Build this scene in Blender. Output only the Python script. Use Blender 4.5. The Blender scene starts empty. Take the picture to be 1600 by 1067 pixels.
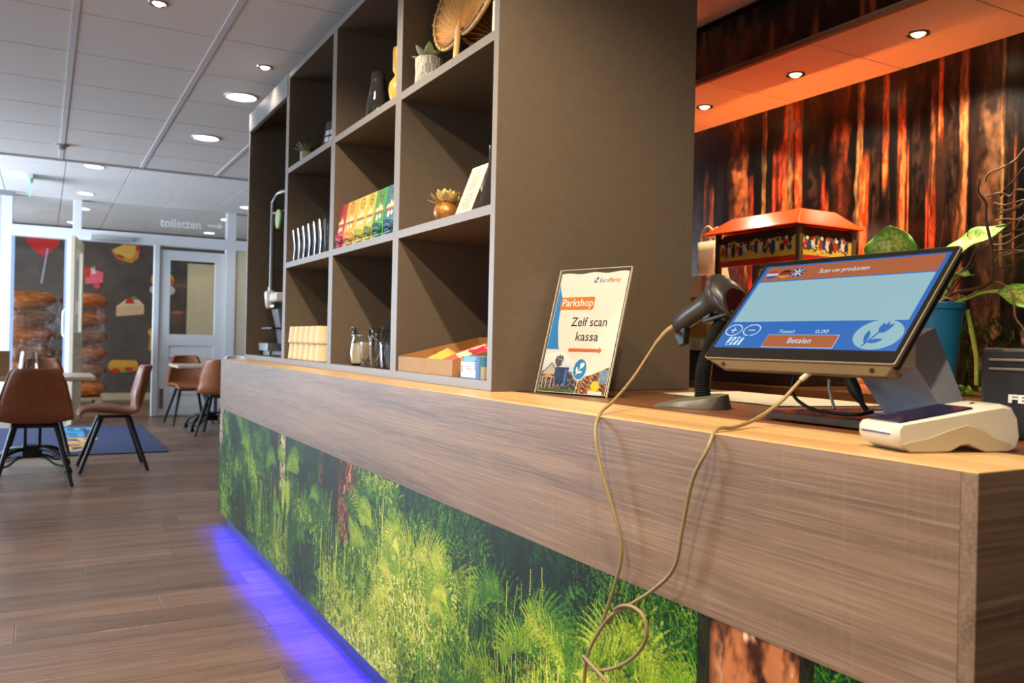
import bpy, bmesh, math, random
import numpy as np
from mathutils import Matrix, Vector
random.seed(7)
SC = bpy.context.scene
COL = SC.collection
PI = math.pi

# ------------------------------------------------------------------ camera
H = 1.08
FPX, CX, CY, ROLL, YAW, PITCH = 1325.0, 800.0, 533.5, 0.022, math.radians(28.923), math.radians(0.069)
_f0 = Vector((math.sin(YAW), math.cos(YAW), 0)); _r = Vector((math.cos(YAW), -math.sin(YAW), 0)); _u0 = Vector((0, 0, 1))
_f = _f0*math.cos(PITCH) + _u0*math.sin(PITCH); _u = _u0*math.cos(PITCH) - _f0*math.sin(PITCH)
_cx = _r*math.cos(ROLL) + _u*math.sin(ROLL); _cy = -_r*math.sin(ROLL) + _u*math.cos(ROLL); _cz = -_f
cam = bpy.data.cameras.new('camera'); cam_o = bpy.data.objects.new('camera', cam); COL.objects.link(cam_o)
cam.sensor_width = 36.0; cam.lens = 36.0*FPX/1600.0; cam.clip_start = 0.02
cam_o.matrix_world = Matrix(((_cx.x, _cy.x, _cz.x, 0), (_cx.y, _cy.y, _cz.y, 0), (_cx.z, _cy.z, _cz.z, H), (0, 0, 0, 1)))
cam.dof.use_dof = True; cam.dof.focus_distance = 1.85; cam.dof.aperture_fstop = 6.3
SC.camera = cam_o

# ------------------------------------------------------------------ world, daylight, exposure
w = bpy.data.worlds.new('world'); SC.world = w; w.use_nodes = True
w.node_tree.nodes['Background'].inputs[0].default_value = (0.60, 0.74, 1.0, 1)
w.node_tree.nodes['Background'].inputs[1].default_value = 1.0
SC.view_settings.view_transform = 'Standard'; SC.view_settings.look = 'None'
SC.view_settings.gamma = 1.0; SC.view_settings.use_curve_mapping = False
SC.view_settings.exposure = 0.25

def area_light(name, loc, direction, sx, sy, power, color):
    l = bpy.data.lights.new(name, 'AREA'); l.shape = 'RECTANGLE'; l.size = sx; l.size_y = sy; l.energy = power; l.color = color
    o = bpy.data.objects.new(name, l); COL.objects.link(o); o.location = loc
    o.rotation_euler = Vector(direction).to_track_quat('-Z', 'Y').to_euler(); return o
# daylight entering through the far window bay of the left-hand wall and the glass entrance behind it
area_light('window_daylight', (-3.55, 9.65, 1.45), (1, 0.0, 0.0), 4.3, 1.9, 430, (0.72, 0.85, 1.0))
area_light('window_daylight', (-3.55, 0.2, 1.45), (1, 0, 0.0), 3.6, 1.9, 34, (0.84, 0.92, 1.0))  # added general fill for the near room, set at the unseen near bay
area_light('entrance_daylight', (-2.3, 13.7, 1.1), (1, 0, -0.45), 2.4, 1.4, 125, (0.78, 0.88, 1.0))

# ------------------------------------------------------------------ helpers
def srgb(r, g, b):
    o = []
    for c in (r, g, b):
        c /= 255.0
        o.append(c/12.92 if c <= 0.04045 else ((c+0.055)/1.055)**2.4)
    return (o[0], o[1], o[2], 1.0)
def lin(a):
    a = np.asarray(a, float)/255.0
    return np.where(a <= 0.04045, a/12.92, ((a+0.055)/1.055)**2.4)

_M = {}
def M(name, col=(128, 128, 128), rough=0.5, metal=0.0, var=0.0, scale=8.0, stretch=(1, 1, 1), bump=0.0, col2=None,
      emit=None, estr=0.0, trans=0.0, ior=1.45, coat=0.0, spec=0.5, attr=None, detail=4.0, rvar=0.0, alpha=1.0, sheen=0.0, sss=0.0):
    """procedural Principled material: noise-varied colour, roughness and bump"""
    if name in _M: return _M[name]
    m = bpy.data.materials.new(name); m.use_nodes = True; nt = m.node_tree; N = nt.nodes; L = nt.links
    p = N['Principled BSDF']
    c1 = srgb(*col)
    p.inputs['Base Color'].default_value = c1
    p.inputs['Roughness'].default_value = rough; p.inputs['Metallic'].default_value = metal
    p.inputs['IOR'].default_value = ior; p.inputs['Transmission Weight'].default_value = trans
    p.inputs['Coat Weight'].default_value = coat; p.inputs['Coat Roughness'].default_value = 0.08
    p.inputs['Specular IOR Level'].default_value = spec; p.inputs['Alpha'].default_value = alpha
    p.inputs['Sheen Weight'].default_value = sheen
    if emit is not None:
        p.inputs['Emission Color'].default_value = srgb(*emit); p.inputs['Emission Strength'].default_value = estr
    if attr:
        a = N.new('ShaderNodeAttribute'); a.attribute_name = attr; L.new(a.outputs['Color'], p.inputs['Base Color'])
    need = (var > 0 or bump > 0 or col2 or rvar > 0)
    if need:
        tc = N.new('ShaderNodeTexCoord'); mp = N.new('ShaderNodeMapping'); mp.inputs['Scale'].default_value = stretch
        L.new(tc.outputs['Object'], mp.inputs['Vector'])
        nz = N.new('ShaderNodeTexNoise'); nz.inputs['Scale'].default_value = scale; nz.inputs['Detail'].default_value = detail
        nz.inputs['Roughness'].default_value = 0.6
        L.new(mp.outputs['Vector'], nz.inputs['Vector'])
        if (var > 0 or col2) and not attr:
            mx = N.new('ShaderNodeMix'); mx.data_type = 'RGBA'
            c2 = srgb(*col2) if col2 else tuple(min(1, v*(1+var)) for v in c1[:3])+(1,)
            c0 = c1 if col2 else tuple(v*(1-var) for v in c1[:3])+(1,)
            mx.inputs[6].default_value = c0; mx.inputs[7].default_value = c2
            rp = N.new('ShaderNodeMapRange'); rp.inputs[1].default_value = 0.3; rp.inputs[2].default_value = 0.7
            L.new(nz.outputs['Fac'], rp.inputs[0]); L.new(rp.outputs[0], mx.inputs[0]); L.new(mx.outputs[2], p.inputs['Base Color'])
        if rvar > 0:
            rr = N.new('ShaderNodeMapRange'); rr.inputs[3].default_value = max(0.02, rough-rvar); rr.inputs[4].default_value = min(1, rough+rvar)
            rr.inputs[1].default_value = 0.3; rr.inputs[2].default_value = 0.7
            L.new(nz.outputs['Fac'], rr.inputs[0]); L.new(rr.outputs[0], p.inputs['Roughness'])
        if bump > 0:
            b = N.new('ShaderNodeBump'); b.inputs['Strength'].default_value = bump; b.inputs['Distance'].default_value = 0.004
            L.new(nz.outputs['Fac'], b.inputs['Height']); L.new(b.outputs['Normal'], p.inputs['Normal'])
    _M[name] = m
    return m

def wood(name, base, dark, light, long_axis=1, rough=0.45, scale=1.0, saw=True, per_object=False, bump=0.15, sawamt=0.35):
    """sawn-oak look: long stretched grain, fine fibre and faint cross saw marks"""
    m = bpy.data.materials.new(name); m.use_nodes = True; nt = m.node_tree; N = nt.nodes; L = nt.links
    p = N['Principled BSDF']; p.inputs['Roughness'].default_value = rough
    tc = N.new('ShaderNodeTexCoord')
    vec = tc.outputs['Object']
    if per_object:
        oi = N.new('ShaderNodeObjectInfo'); cb = N.new('ShaderNodeVectorMath'); cb.operation = 'MULTIPLY_ADD'
        cb.inputs[1].default_value = (17.0, 11.0, 5.0); L.new(oi.outputs['Random'], cb.inputs[0]); L.new(vec, cb.inputs[2]); vec = cb.outputs[0]
    def noise(st, sc, det, rg=0.6, dist=0.0):
        mp = N.new('ShaderNodeMapping'); mp.inputs['Scale'].default_value = st; L.new(vec, mp.inputs['Vector'])
        n = N.new('ShaderNodeTexNoise'); n.inputs['Scale'].default_value = sc; n.inputs['Detail'].default_value = det
        n.inputs['Roughness'].default_value = rg; n.inputs['Distortion'].default_value = dist
        L.new(mp.outputs[0], n.inputs['Vector']); return n.outputs['Fac']
    lo = [16.0, 16.0, 16.0]; lo[long_axis] = 0.55
    fi = [150.0, 150.0, 150.0]; fi[long_axis] = 3.0
    g1 = noise(tuple(lo), 1.0*scale, 5, 0.62, 0.5); g2 = noise(tuple(fi), 1.5*scale, 3, 0.6)
    def mixc(a, b, fac):
        mx = N.new('ShaderNodeMix'); mx.data_type = 'RGBA'
        for s, v in ((6, a), (7, b)):
            if isinstance(v, tuple): mx.inputs[s].default_value = v
            else: L.new(v, mx.inputs[s])
        L.new(fac, mx.inputs[0]); return mx.outputs[2]
    def rng(v, a, b, c=0.0, d=1.0):
        r = N.new('ShaderNodeMapRange'); r.inputs[1].default_value = a; r.inputs[2].default_value = b; r.inputs[3].default_value = c; r.inputs[4].default_value = d
        L.new(v, r.inputs[0]); return r.outputs[0]
    col = mixc(srgb(*dark), srgb(*base), rng(g1, 0.32, 0.62))
    col = mixc(col, srgb(*light), rng(g2, 0.48, 0.78, 0.0, 0.55))
    col = mixc(col, srgb(*dark), rng(g2, 0.44, 0.24, 0.0, 0.6))
    if saw:
        sw = [3.0, 3.0, 3.0]; sw[long_axis] = 130.0
        g3 = noise(tuple(sw), 1.0, 3, 0.7)
        col = mixc(col, srgb(*light), rng(g3, 0.55, 0.8, 0.0, sawamt))
        blotch = noise((1.2, 1.2, 1.2), 2.0, 3)
        col = mixc(col, srgb(*dark), rng(blotch, 0.55, 0.8, 0.0, 0.35))
    if per_object:
        hs = N.new('ShaderNodeHueSaturation'); rr = rng(oi.outputs['Random'], 0, 1, 0.74, 1.22)
        L.new(col, hs.inputs['Color']); L.new(rr, hs.inputs['Value']); col = hs.outputs[0]
        L.new(rng(g2, 0.3, 0.7, rough-0.1, rough+0.14), p.inputs['Roughness'])
    L.new(col, p.inputs['Base Color'])
    b = N.new('ShaderNodeBump'); b.inputs['Strength'].default_value = bump; b.inputs['Distance'].default_value = 0.002
    L.new(g2, b.inputs['Height']); L.new(b.outputs[0], p.inputs['Normal'])
    _M[name] = m
    return m

class MB:
    """mesh collector"""
    def __init__(s): s.v = []; s.f = []
    def add(s, vs, fs):
        o = len(s.v); s.v += [tuple(map(float, p)) for p in vs]; s.f += [tuple(i+o for i in f) for f in fs]; return s
    def box(s, x0, x1, y0, y1, z0, z1):
        return s.add([(x0, y0, z0), (x1, y0, z0), (x1, y1, z0), (x0, y1, z0), (x0, y0, z1), (x1, y0, z1), (x1, y1, z1), (x0, y1, z1)],
                     [(0, 3, 2, 1), (4, 5, 6, 7), (0, 1, 5, 4), (1, 2, 6, 5), (2, 3, 7, 6), (3, 0, 4, 7)])
    def prism(s, poly, ext):
        """3D polygon extruded by vector"""
        n = len(poly); e = Vector(ext); a = [Vector(p) for p in poly]; b = [p+e for p in a]
        return s.add(a+b, [tuple(range(n-1, -1, -1)), tuple(range(n, 2*n))]+[(i, (i+1) % n, n+(i+1) % n, n+i) for i in range(n)])
    def loft(s, rings, cap=True, closed=True):
        n = len(rings[0]); o = len(s.v)
        for r in rings: s.v += [tuple(map(float, p)) for p in r]
        for k in range(len(rings)-1):
            for i in range(n if closed else n-1):
                j = (i+1) % n
                s.f.append((o+k*n+i, o+k*n+j, o+(k+1)*n+j, o+(k+1)*n+i))
        if cap and closed:
            s.f.append(tuple(o+i for i in range(n-1, -1, -1))); s.f.append(tuple(o+(len(rings)-1)*n+i for i in range(n)))
        return s
    def lathe(s, prof, n=24, c=(0, 0, 0), cap=True, closed_prof=False):
        rings = [[(c[0]+r*math.cos(2*PI*i/n), c[1]+r*math.sin(2*PI*i/n), c[2]+z) for i in range(n)] for r, z in prof]
        if closed_prof: rings.append(rings[0]); cap = False
        return s.loft(rings, cap)
    def tube(s, path, r, n=8, cap=True, flat=1.0):
        P = [Vector(p) for p in path]; rings = []; prev = None
        for i, p in enumerate(P):
            t = (P[min(i+1, len(P)-1)]-P[max(i-1, 0)])
            if t.length < 1e-9: t = Vector((0, 0, 1))
            t.normalize()
            if prev is None:
                a = Vector((0, 0, 1)) if abs(t.z) < 0.9 else Vector((1, 0, 0)); nn = (a-t*a.dot(t)).normalized()
            else:
                nn = prev-t*prev.dot(t)
                nn = nn.normalized() if nn.length > 1e-6 else prev
            prev = nn; bb = t.cross(nn); rr = r[i] if isinstance(r, (list, tuple)) else r
            rings.append([p+nn*rr*math.cos(2*PI*k/n)+bb*rr*flat*math.sin(2*PI*k/n) for k in range(n)])
        return s.loft(rings, cap)
    def build(s, name, mat, parent=None, smooth=None, bevel=0.0, mtx=None, base=None, seg=2):
        """parent given: part in the parent's local frame unless base='world'; no parent: own thing with its origin at its base"""
        vs = s.v
        if mtx is not None: vs = [tuple(mtx @ Vector(p)) for p in vs]
        loc = None
        if parent is None and base != 'keep':
            a = np.array(vs); loc = ((a[:, 0].min()+a[:, 0].max())/2, (a[:, 1].min()+a[:, 1].max())/2, a[:, 2].min())
            vs = [(p[0]-loc[0], p[1]-loc[1], p[2]-loc[2]) for p in vs]
        me = bpy.data.meshes.new(name); me.from_pydata(vs, [], s.f); me.validate()
        bm = bmesh.new(); bm.from_mesh(me); bmesh.ops.recalc_face_normals(bm, faces=bm.faces)
        if bevel > 0:
            bmesh.ops.bevel(bm, geom=[e for e in bm.edges if e.is_manifold and e.calc_face_angle(0) > 0.5], offset=bevel, segments=seg, affect='EDGES', profile=0.5, clamp_overlap=True)
        bm.to_mesh(me); bm.free()
        if smooth:
            me.polygons.foreach_set('use_smooth', [True]*len(me.polygons)); me.set_sharp_from_angle(angle=math.radians(smooth))
        if mat is not None: me.materials.append(mat)
        o = bpy.data.objects.new(name, me); COL.objects.link(o)
        if loc: o.location = loc
        if parent is not None:
            o.parent = parent
            if base == 'world': o.matrix_parent_inverse = world_of(parent).inverted()
        return o

def world_of(o):
    m = o.matrix_basis.copy()
    if o.parent: m = world_of(o.parent) @ o.matrix_parent_inverse @ m
    return m
def tag(o, label=None, cat=None, group=None, kind=None):
    if label: o['label'] = label
    if cat: o['category'] = cat
    if group: o['group'] = group
    if kind: o['kind'] = kind
    return o
def thing(name, label, cat, loc=(0, 0, 0), rz=0.0, group=None, kind=None, mtx=None):
    o = bpy.data.objects.new(name, None); COL.objects.link(o); o.empty_display_size = 0.05
    if mtx is not None: o.matrix_basis = mtx
    else: o.location = loc; o.rotation_euler = (0, 0, rz)
    return tag(o, label, cat, group, kind)
def dup(root, loc=None, rz=None, label=None):
    def cp(o, par):
        c = o.copy(); COL.objects.link(c); c.parent = par
        for ch in list(o.children): cp(ch, c)
        return c
    r = cp(root, None)
    if loc is not None: r.location = loc
    if rz is not None: r.rotation_euler = (0, 0, rz)
    if label: r['label'] = label
    return r
def frame(O, x, y, z=None):
    x = Vector(x).normalized(); y = Vector(y); y = (y-x*y.dot(x)).normalized(); z = x.cross(y)
    return Matrix(((x.x, y.x, z.x, O[0]), (x.y, y.y, z.y, O[1]), (x.z, y.z, z.z, O[2]), (0, 0, 0, 1)))
def spline(P, n=8):
    P = [Vector(p) for p in P]; Q = [P[0]*2-P[1]]+P+[P[-1]*2-P[-2]]; out = []
    for i in range(1, len(Q)-2):
        a, b, c, d = Q[i-1:i+3]
        for k in range(n):
            t = k/n; out.append(0.5*((2*b)+(c-a)*t+(2*a-5*b+4*c-d)*t*t+(3*b-a-3*c+d)*t**3))
    out.append(P[-1]); return out
def text(name, s, size, mat, parent, x=0, y=0, z=0.0006, shear=0.0, align='LEFT', bold=0.0, mtx=None, fit=None):
    cu = bpy.data.curves.new(name, 'FONT'); cu.body = s; cu.size = size; cu.shear = shear; cu.align_x = align; cu.offset = bold
    cu.resolution_u = 3
    t = bpy.data.objects.new(name, cu); COL.objects.link(t)
    dg = bpy.context.evaluated_depsgraph_get(); dg.update()
    me = bpy.data.meshes.new_from_object(t.evaluated_get(dg)); me.name = name
    bpy.data.objects.remove(t); bpy.data.curves.remove(cu)
    o = bpy.data.objects.new(name, me); COL.objects.link(o)
    me.materials.clear(); me.materials.append(mat)
    sx = 1.0
    if fit:
        xs = [v.co.x for v in me.vertices]; sx = fit/(max(xs)-min(xs))
    me.transform(Matrix.Translation((x, y, z)) @ Matrix.Diagonal((sx, 1, 1, 1)))
    if mtx is not None: me.transform(mtx)
    if parent is not None: o.parent = parent
    return o
def poly(name, pts, mat, parent, z=0.0006, thick=0.0004, mtx=None):
    """flat printed shape in the parent's xy plane"""
    return MB().prism([(p[0], p[1], z) for p in pts], (0, 0, -thick)).build(name, mat, parent, mtx=mtx)
def disc(cx, cy, rx, ry=None, n=36, a0=0, a1=2*PI, rot=0.0):
    ry = rx if ry is None else ry
    m = n if a1-a0 < 2*PI-1e-6 else n
    pts = []
    for i in range(m+(0 if a1-a0 >= 2*PI-1e-6 else 1)):
        a = a0+(a1-a0)*i/m; x = rx*math.cos(a); y = ry*math.sin(a)
        pts.append((cx+x*math.cos(rot)-y*math.sin(rot), cy+x*math.sin(rot)+y*math.cos(rot)))
    return pts
def ringmesh(name, cx, cy, r, wd, mat, parent, z=0.0007, ry=None, n=40):
    ry = ry or r; mb = MB()
    a = disc(cx, cy, r, ry, n); b = disc(cx, cy, r-wd, ry-wd, n)
    mb.add([(p[0], p[1], z) for p in a+b], [(i, (i+1) % n, n+(i+1) % n, n+i) for i in range(n)])
    return mb.build(name, mat, parent)
def rrect(x0, x1, y0, y1, r, n=5):
    p = []
    for cx, cy, a in ((x1-r, y1-r, 0), (x0+r, y1-r, PI/2), (x0+r, y0+r, PI), (x1-r, y0+r, 1.5*PI)):
        p += [(cx+r*math.cos(a+PI/2*i/n), cy+r*math.sin(a+PI/2*i/n)) for i in range(n+1)]
    return p

def color_grid(name, P, rgb, mat, parent=None, loc=None):
    """a printed sheet: vertex grid P (h,w,3) carrying a colour attribute rgb (h,w,3) in linear"""
    h, wd = P.shape[:2]; me = bpy.data.meshes.new(name)
    me.vertices.add(h*wd); me.vertices.foreach_set('co', P.reshape(-1).astype(np.float32))
    idx = np.arange(h*wd).reshape(h, wd)
    q = np.stack([idx[:-1, :-1], idx[:-1, 1:], idx[1:, 1:], idx[1:, :-1]], -1).reshape(-1, 4)
    me.loops.add(q.size); me.loops.foreach_set('vertex_index', q.reshape(-1).astype(np.int32))
    me.polygons.add(len(q)); me.polygons.foreach_set('loop_start', (np.arange(len(q))*4).astype(np.int32))
    me.update(calc_edges=True)
    ca = me.color_attributes.new('print', 'FLOAT_COLOR', 'POINT')
    rgba = np.concatenate([rgb.reshape(-1, 3), np.ones((h*wd, 1))], 1).astype(np.float32)
    ca.data.foreach_set('color', rgba.reshape(-1)); me.materials.append(mat)
    o = bpy.data.objects.new(name, me); COL.objects.link(o)
    if parent is not None: o.parent = parent
    return o

# numpy noise for the printed murals
_rt = np.random.RandomState(3).rand(256, 256)
def vn(x, y, seed=0):
    x = x+seed*17.3; y = y+seed*9.7
    xi = np.floor(x).astype(int); yi = np.floor(y).astype(int); fx = x-xi; fy = y-yi
    fx = fx*fx*(3-2*fx); fy = fy*fy*(3-2*fy)
    g = lambda a, b: _rt[a % 256, b % 256]
    return (g(xi, yi)*(1-fx)+g(xi+1, yi)*fx)*(1-fy)+(g(xi, yi+1)*(1-fx)+g(xi+1, yi+1)*fx)*fy
def fbm(x, y, seed=0, o=4):
    s = 0; a = 0.5; t = 0
    for i in range(o): s = s+a*vn(x*2**i, y*2**i, seed+i); t += a; a *= 0.55
    return s/t
def mix(a, b, t): return a*(1-t[..., None])+b*t[..., None]
def sst(a, b, x): t = np.clip((x-a)/(b-a), 0, 1); return t*t*(3-2*t)

# ------------------------------------------------------------------ materials
shelf_m = M('shelf_laminate', (100, 87, 73), 0.42, var=0.06, scale=40, bump=0.02)
edge_m = M('shelf_edge_band', (126, 120, 114), 0.4, var=0.04, scale=30)
head_m = M('shelf_header', (128, 127, 128), 0.4, var=0.03, scale=20)
fascia_m = wood('fascia_oak', (150, 119, 94), (108, 83, 64), (178, 154, 132), 1, 0.45, sawamt=0.16)
fasciax_m = wood('fascia_oak_end', (140, 112, 88), (98, 76, 58), (172, 146, 120), 0, 0.45, sawamt=0.16)
oak_m = wood('light_oak', (214, 176, 118), (188, 146, 90), (230, 198, 144), 1, 0.33, saw=False, bump=0.06)
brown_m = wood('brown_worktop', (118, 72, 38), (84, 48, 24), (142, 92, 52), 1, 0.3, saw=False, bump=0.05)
plank_m = wood('floor_plank', (124, 97, 80), (84, 63, 52), (160, 132, 112), 0, 0.32, per_object=True, sawamt=0.15)
tile_m = M('ceiling_tile', (226, 223, 220), 0.9, var=0.05, scale=160, bump=0.15, detail=2)
grid_m = M('ceiling_grid', (214, 214, 216), 0.5, var=0.02)
gap_m = M('ceiling_gap', (120, 114, 112), 0.8, var=0.05)
white_m = M('white_paint', (222, 226, 230), 0.4, var=0.02, scale=10)
wwall_m = M('white_wall', (214, 214, 212), 0.8, var=0.03, scale=6)
dark_m = M('dark_wall', (96, 88, 81), 0.8, var=0.22, scale=3, detail=6)
beige_m = M('beige_paint', (214, 202, 176), 0.5, var=0.03)
black_m = M('black_plastic', (26, 25, 25), 0.4, var=0.08, scale=60)
blackmet_m = M('black_metal', (22, 22, 24), 0.38, metal=0.3, var=0.08, scale=30)
silver_m = M('silver_plastic', (130, 120, 100), 0.36, metal=0.5, var=0.03, scale=80)
steel_m = M('brushed_steel', (190, 188, 184), 0.25, metal=1.0, var=0.05, scale=60)
chrome_m = M('chrome', (226, 222, 214), 0.08, metal=1.0, var=0.01)
glass_m = M('clear_glass', (250, 250, 250), 0.02, trans=1.0, ior=1.45, var=0.002)
smoke_m = M('smoked_glass', (120, 118, 116), 0.03, trans=0.9, ior=1.45, var=0.002)
paper_m = M('paper', (206, 197, 166), 0.8, var=0.03, scale=8)
whitep_m = M('white_plastic', (226, 224, 214), 0.3, var=0.02)
leather_m = M('tan_leather', (138, 80, 48), 0.42, var=0.16, scale=26, bump=0.12, rvar=0.08)
leatherdk_m = leather_m

def pane_material():
    m = bpy.data.materials.new('window_pane'); m.use_nodes = True; N = m.node_tree.nodes; L = m.node_tree.links
    p = N['Principled BSDF']; out = N['Material Output']
    p.inputs['Base Color'].default_value = (0.9, 0.95, 1, 1); p.inputs['Roughness'].default_value = 0.02
    t = N.new('ShaderNodeBsdfTransparent'); t.inputs[0].default_value = (0.94, 0.96, 0.97, 1)
    g = N.new('ShaderNodeBsdfGlossy'); g.inputs['Roughness'].default_value = 0.02
    lw = N.new('ShaderNodeLayerWeight'); pw = N.new('ShaderNodeMath'); pw.operation = 'POWER'; pw.inputs[1].default_value = 4.0; L.new(lw.outputs['Facing'], pw.inputs[0])
    f = N.new('ShaderNodeMapRange'); f.inputs[3].default_value = 0.04; f.inputs[4].default_value = 0.75; L.new(pw.outputs[0], f.inputs[0])
    ms = N.new('ShaderNodeMixShader'); L.new(f.outputs[0], ms.inputs[0]); L.new(t.outputs[0], ms.inputs[1]); L.new(g.outputs[0], ms.inputs[2])
    L.new(ms.outputs[0], out.inputs['Surface']); return m
pane_m = pane_material()

# ================================================================== SETTING
ZC, ZF, YS, YP, YB = 2.48, 2.77, 7.79, 12.13, 15.3     # near ceiling, far ceiling, step, glass partition, dark back wall
XW = 3.13                                                # mural wall behind the counter
def struct(o, label): return tag(o, label, None, None, 'structure')
fl = struct(MB().box(-3.8, 3.4, -2.6, 15.5, -0.12, -0.005).build('floor', M('floor_base', (70, 56, 48), 0.6, var=0.1), base='keep'), 'brown wood plank floor')
PW, PL = 0.2, 1.25
pk = MB().box(0.001, PL-0.001, 0.001, PW-0.001, -0.005, 0).build('plank', plank_m, fl, bevel=0.0012, seg=1)
rows = int((YP-1.0)/PW); first = True
for i in range(rows):
    off = random.random()*PL
    for k in range(-2, 3):
        x0 = k*PL+off-0.6
        if x0 > 2.05 or (x0 > 0.95 and i*PW+1.0 < 4.6): continue
        o = pk if first else pk.copy()
        if not first: COL.objects.link(o); o.parent = fl
        first = False; o.location = (x0, 1.0+i*PW, 0)
# the rest of the boarded floor (beside, behind the camera and in the entrance hall)
rest = MB()
for i in range(int((15.4+2.5)/PW)):
    y = -2.5+i*PW
    if 0.99 < y < YP-0.2: rest.box(-3.78, -3.2, y+.001, y+PW-.001, -0.005, -0.0005); continue
    for k in range(6): rest.box(-3.7+k*PL+.001+(i % 3)*.3, -3.7+(k+1)*PL-.001+(i % 3)*.3, y+.001, y+PW-.001, -0.005, -0.0005)
tag(rest.build('plank_field', plank_m, fl), kind='stuff')

ceil = struct(MB().box(-3.8, 3.4, -2.6, YS, ZC+0.03, ZC+0.12).box(-3.8, 3.4, YS, YB+0.1, ZF+0.03, ZF+0.12).box(-3.8, 3.4, YS-0.012, YS, ZC-0.012, ZF+0.03).build('ceiling', gap_m, base='keep'), 'suspended ceiling of pale square tiles')
ct = MB().box(0.004, 0.596, 0.004, 0.596, 0, 0.03).build('ceiling_tile', tile_m, ceil, bevel=0.002, seg=1)
first = True
def tiles(xs, ys, z):
    global first
    for x in xs:
        for y in ys:
            o = ct if first else ct.copy()
            if not first: COL.objects.link(o); o.parent = ceil
            first = False; o.location = (x, y, z)
tiles([0.095+0.6*k for k in range(-4, 3)], [2.97+0.6*k-0.6 for k in range(0, 9)], ZC)
tiles([1.895], [0.57+0.6*k for k in range(0, 7)], ZC)
tiles([0.165+0.6*k for k in range(-3, 4)], [YS+0.12+0.6*k for k in range(0, 7)], ZF)
tiles([0.165+0.6*k for k in range(-2, 5)], [YP+0.06+0.6*k for k in range(0, 5)], ZF)
# ceiling outside the picture: same tiles, one joined part
r2 = MB()
for i in range(12):
    for j in range(9):
        x, y = -3.505+0.6*i, -2.43+0.6*j
        if y < 2.3 and not (1.85 < x < 2.4 and y > 0.5): r2.box(x+.004, x+.596, y+.004, y+.596, ZC, ZC+.03)
tag(r2.build('tile_field', tile_m, ceil), kind='stuff')
for k in range(-4, 4):
    x = 0.095+0.6*k
    if k < 3: MB().box(x-0.014, x+0.014, -2.4, YS-0.012, ZC-0.004, ZC+0.003).build('grid_runner', grid_m, ceil)
MB().box(-3.8, 3.4, YS-0.03, YS, ZC-0.010, ZC-0.002).build('grid_edge', grid_m, ceil)

wl = struct(MB().box(-3.78, -3.62, -2.6, -1.7, 0, 2.8).box(-3.78, -3.62, 2.1, 7.4, 0, 2.8).box(-3.78, -3.62, 11.9, YB, 0, 2.8)
            .box(-3.78, -3.62, -1.7, 11.9, 0, 0.45).box(-3.78, -3.62, -1.7, 11.9, 2.42, 2.8).build('wall_left', wwall_m, base='keep'), 'white wall with wide window bays')
for n, (a, b) in enumerate(((-1.7, 2.1), (7.4, 11.9))):
    wn = struct(MB().box(-3.74, -3.66, a, b, 0.45, 0.52).box(-3.74, -3.66, a, b, 2.35, 2.42).build('window_%d' % (n+1), white_m, base='keep'), 'wide white framed window bay')
    k = 0
    y = a
    while y < b+0.01:
        MB().box(-3.74, -3.66, y-0.03, y+0.03, 0.5, 2.37).build('mullion', white_m, wn); y += (b-a)/4
    for q in range(4): MB().box(-3.705, -3.70, a+(b-a)/4*q+.03, a+(b-a)/4*(q+1)-.03, 0.52, 2.35).build('pane', pane_m, wn)
struct(MB().box(-3.8, 3.4, -2.7, -2.6, 0, 2.8).build('wall_back', M('warm_wall', (168, 150, 132), 0.8, var=0.05), base='keep'), 'plain warm wall opposite the shelves')
struct(MB().box(XW+0.02, XW+0.12, -2.6, 12.0, 0, 2.8).build('wall_right', M('plain_wall', (60, 48, 40), 0.8, var=0.05), base='keep'), 'wall behind the counter')
struct(MB().box(-3.8, 3.4, YB, YB+0.12, 0, 2.9).build('wall_far', dark_m, base='keep'), 'dark grey entrance hall wall with food stickers')
struct(MB().box(-2.4, 3.3, YB-0.02, YB, 0, 0.11).build('baseboard_far', M('skirting', (206, 192, 160), 0.5, var=0.03), base='keep'), 'cream skirting board of dark hall wall')
struct(MB().box(3.2, 3.32, YP, YB, 0, 2.8).build('wall_hall_right', wwall_m, base='keep'), 'hall side wall')
struct(MB().box(-2.5, -2.38, YP, 12.5, 0, 2.8).box(-2.5, -2.38, 15, YB, 0, 2.8).build('wall_hall_left', wwall_m, base='keep'), 'white hall wall beside the entrance')

# --- glass partition with posts, rail and transom lights
pt = struct(MB().box(-3.7, -0.47, YP-0.05, YP+0.05, 0, ZF).build('wall_partition', M('partition_white', (186, 190, 194), 0.5, var=0.02), base='keep'), 'white glazed partition to entrance hall')
for x0, x1, z0, z1 in ((-0.47, -0.36, 0, ZF), (0.24, 0.36, 0, 2.38), (0.30, 0.40, 2.3, ZF), (1.26, 1.33, 0, 2.3), (2.17, 2.30, 0, ZF)):
    MB().box(x0, x1, YP-0.06, YP+0.06, z0, z1).build('post', white_m, pt, bevel=0.006)
MB().box(-0.36, 3.2, YP-0.065, YP+0.065, 2.26, 2.40).build('rail', white_m, pt, bevel=0.006)
MB().box(2.30, 3.2, YP-0.04, YP+0.04, 0, 2.26).build('end_panel', beige_m, pt)
MB().box(-0.36, 0.24, YP-0.05, YP+0.05, 0, 0.62).build('lower_panel', white_m, pt)
for x0, x1 in ((-0.36, 0.30), (0.40, 2.17), (2.30, 3.2)):
    MB().box(x0, x1, YP-0.004, YP+0.004, 2.40, ZF).build('transom_pane', pane_m, pt)
MB().box(-0.36, 0.24, YP-0.004, YP+0.004, 0.62, 2.26).build('side_pane', pane_m, pt)
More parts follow.
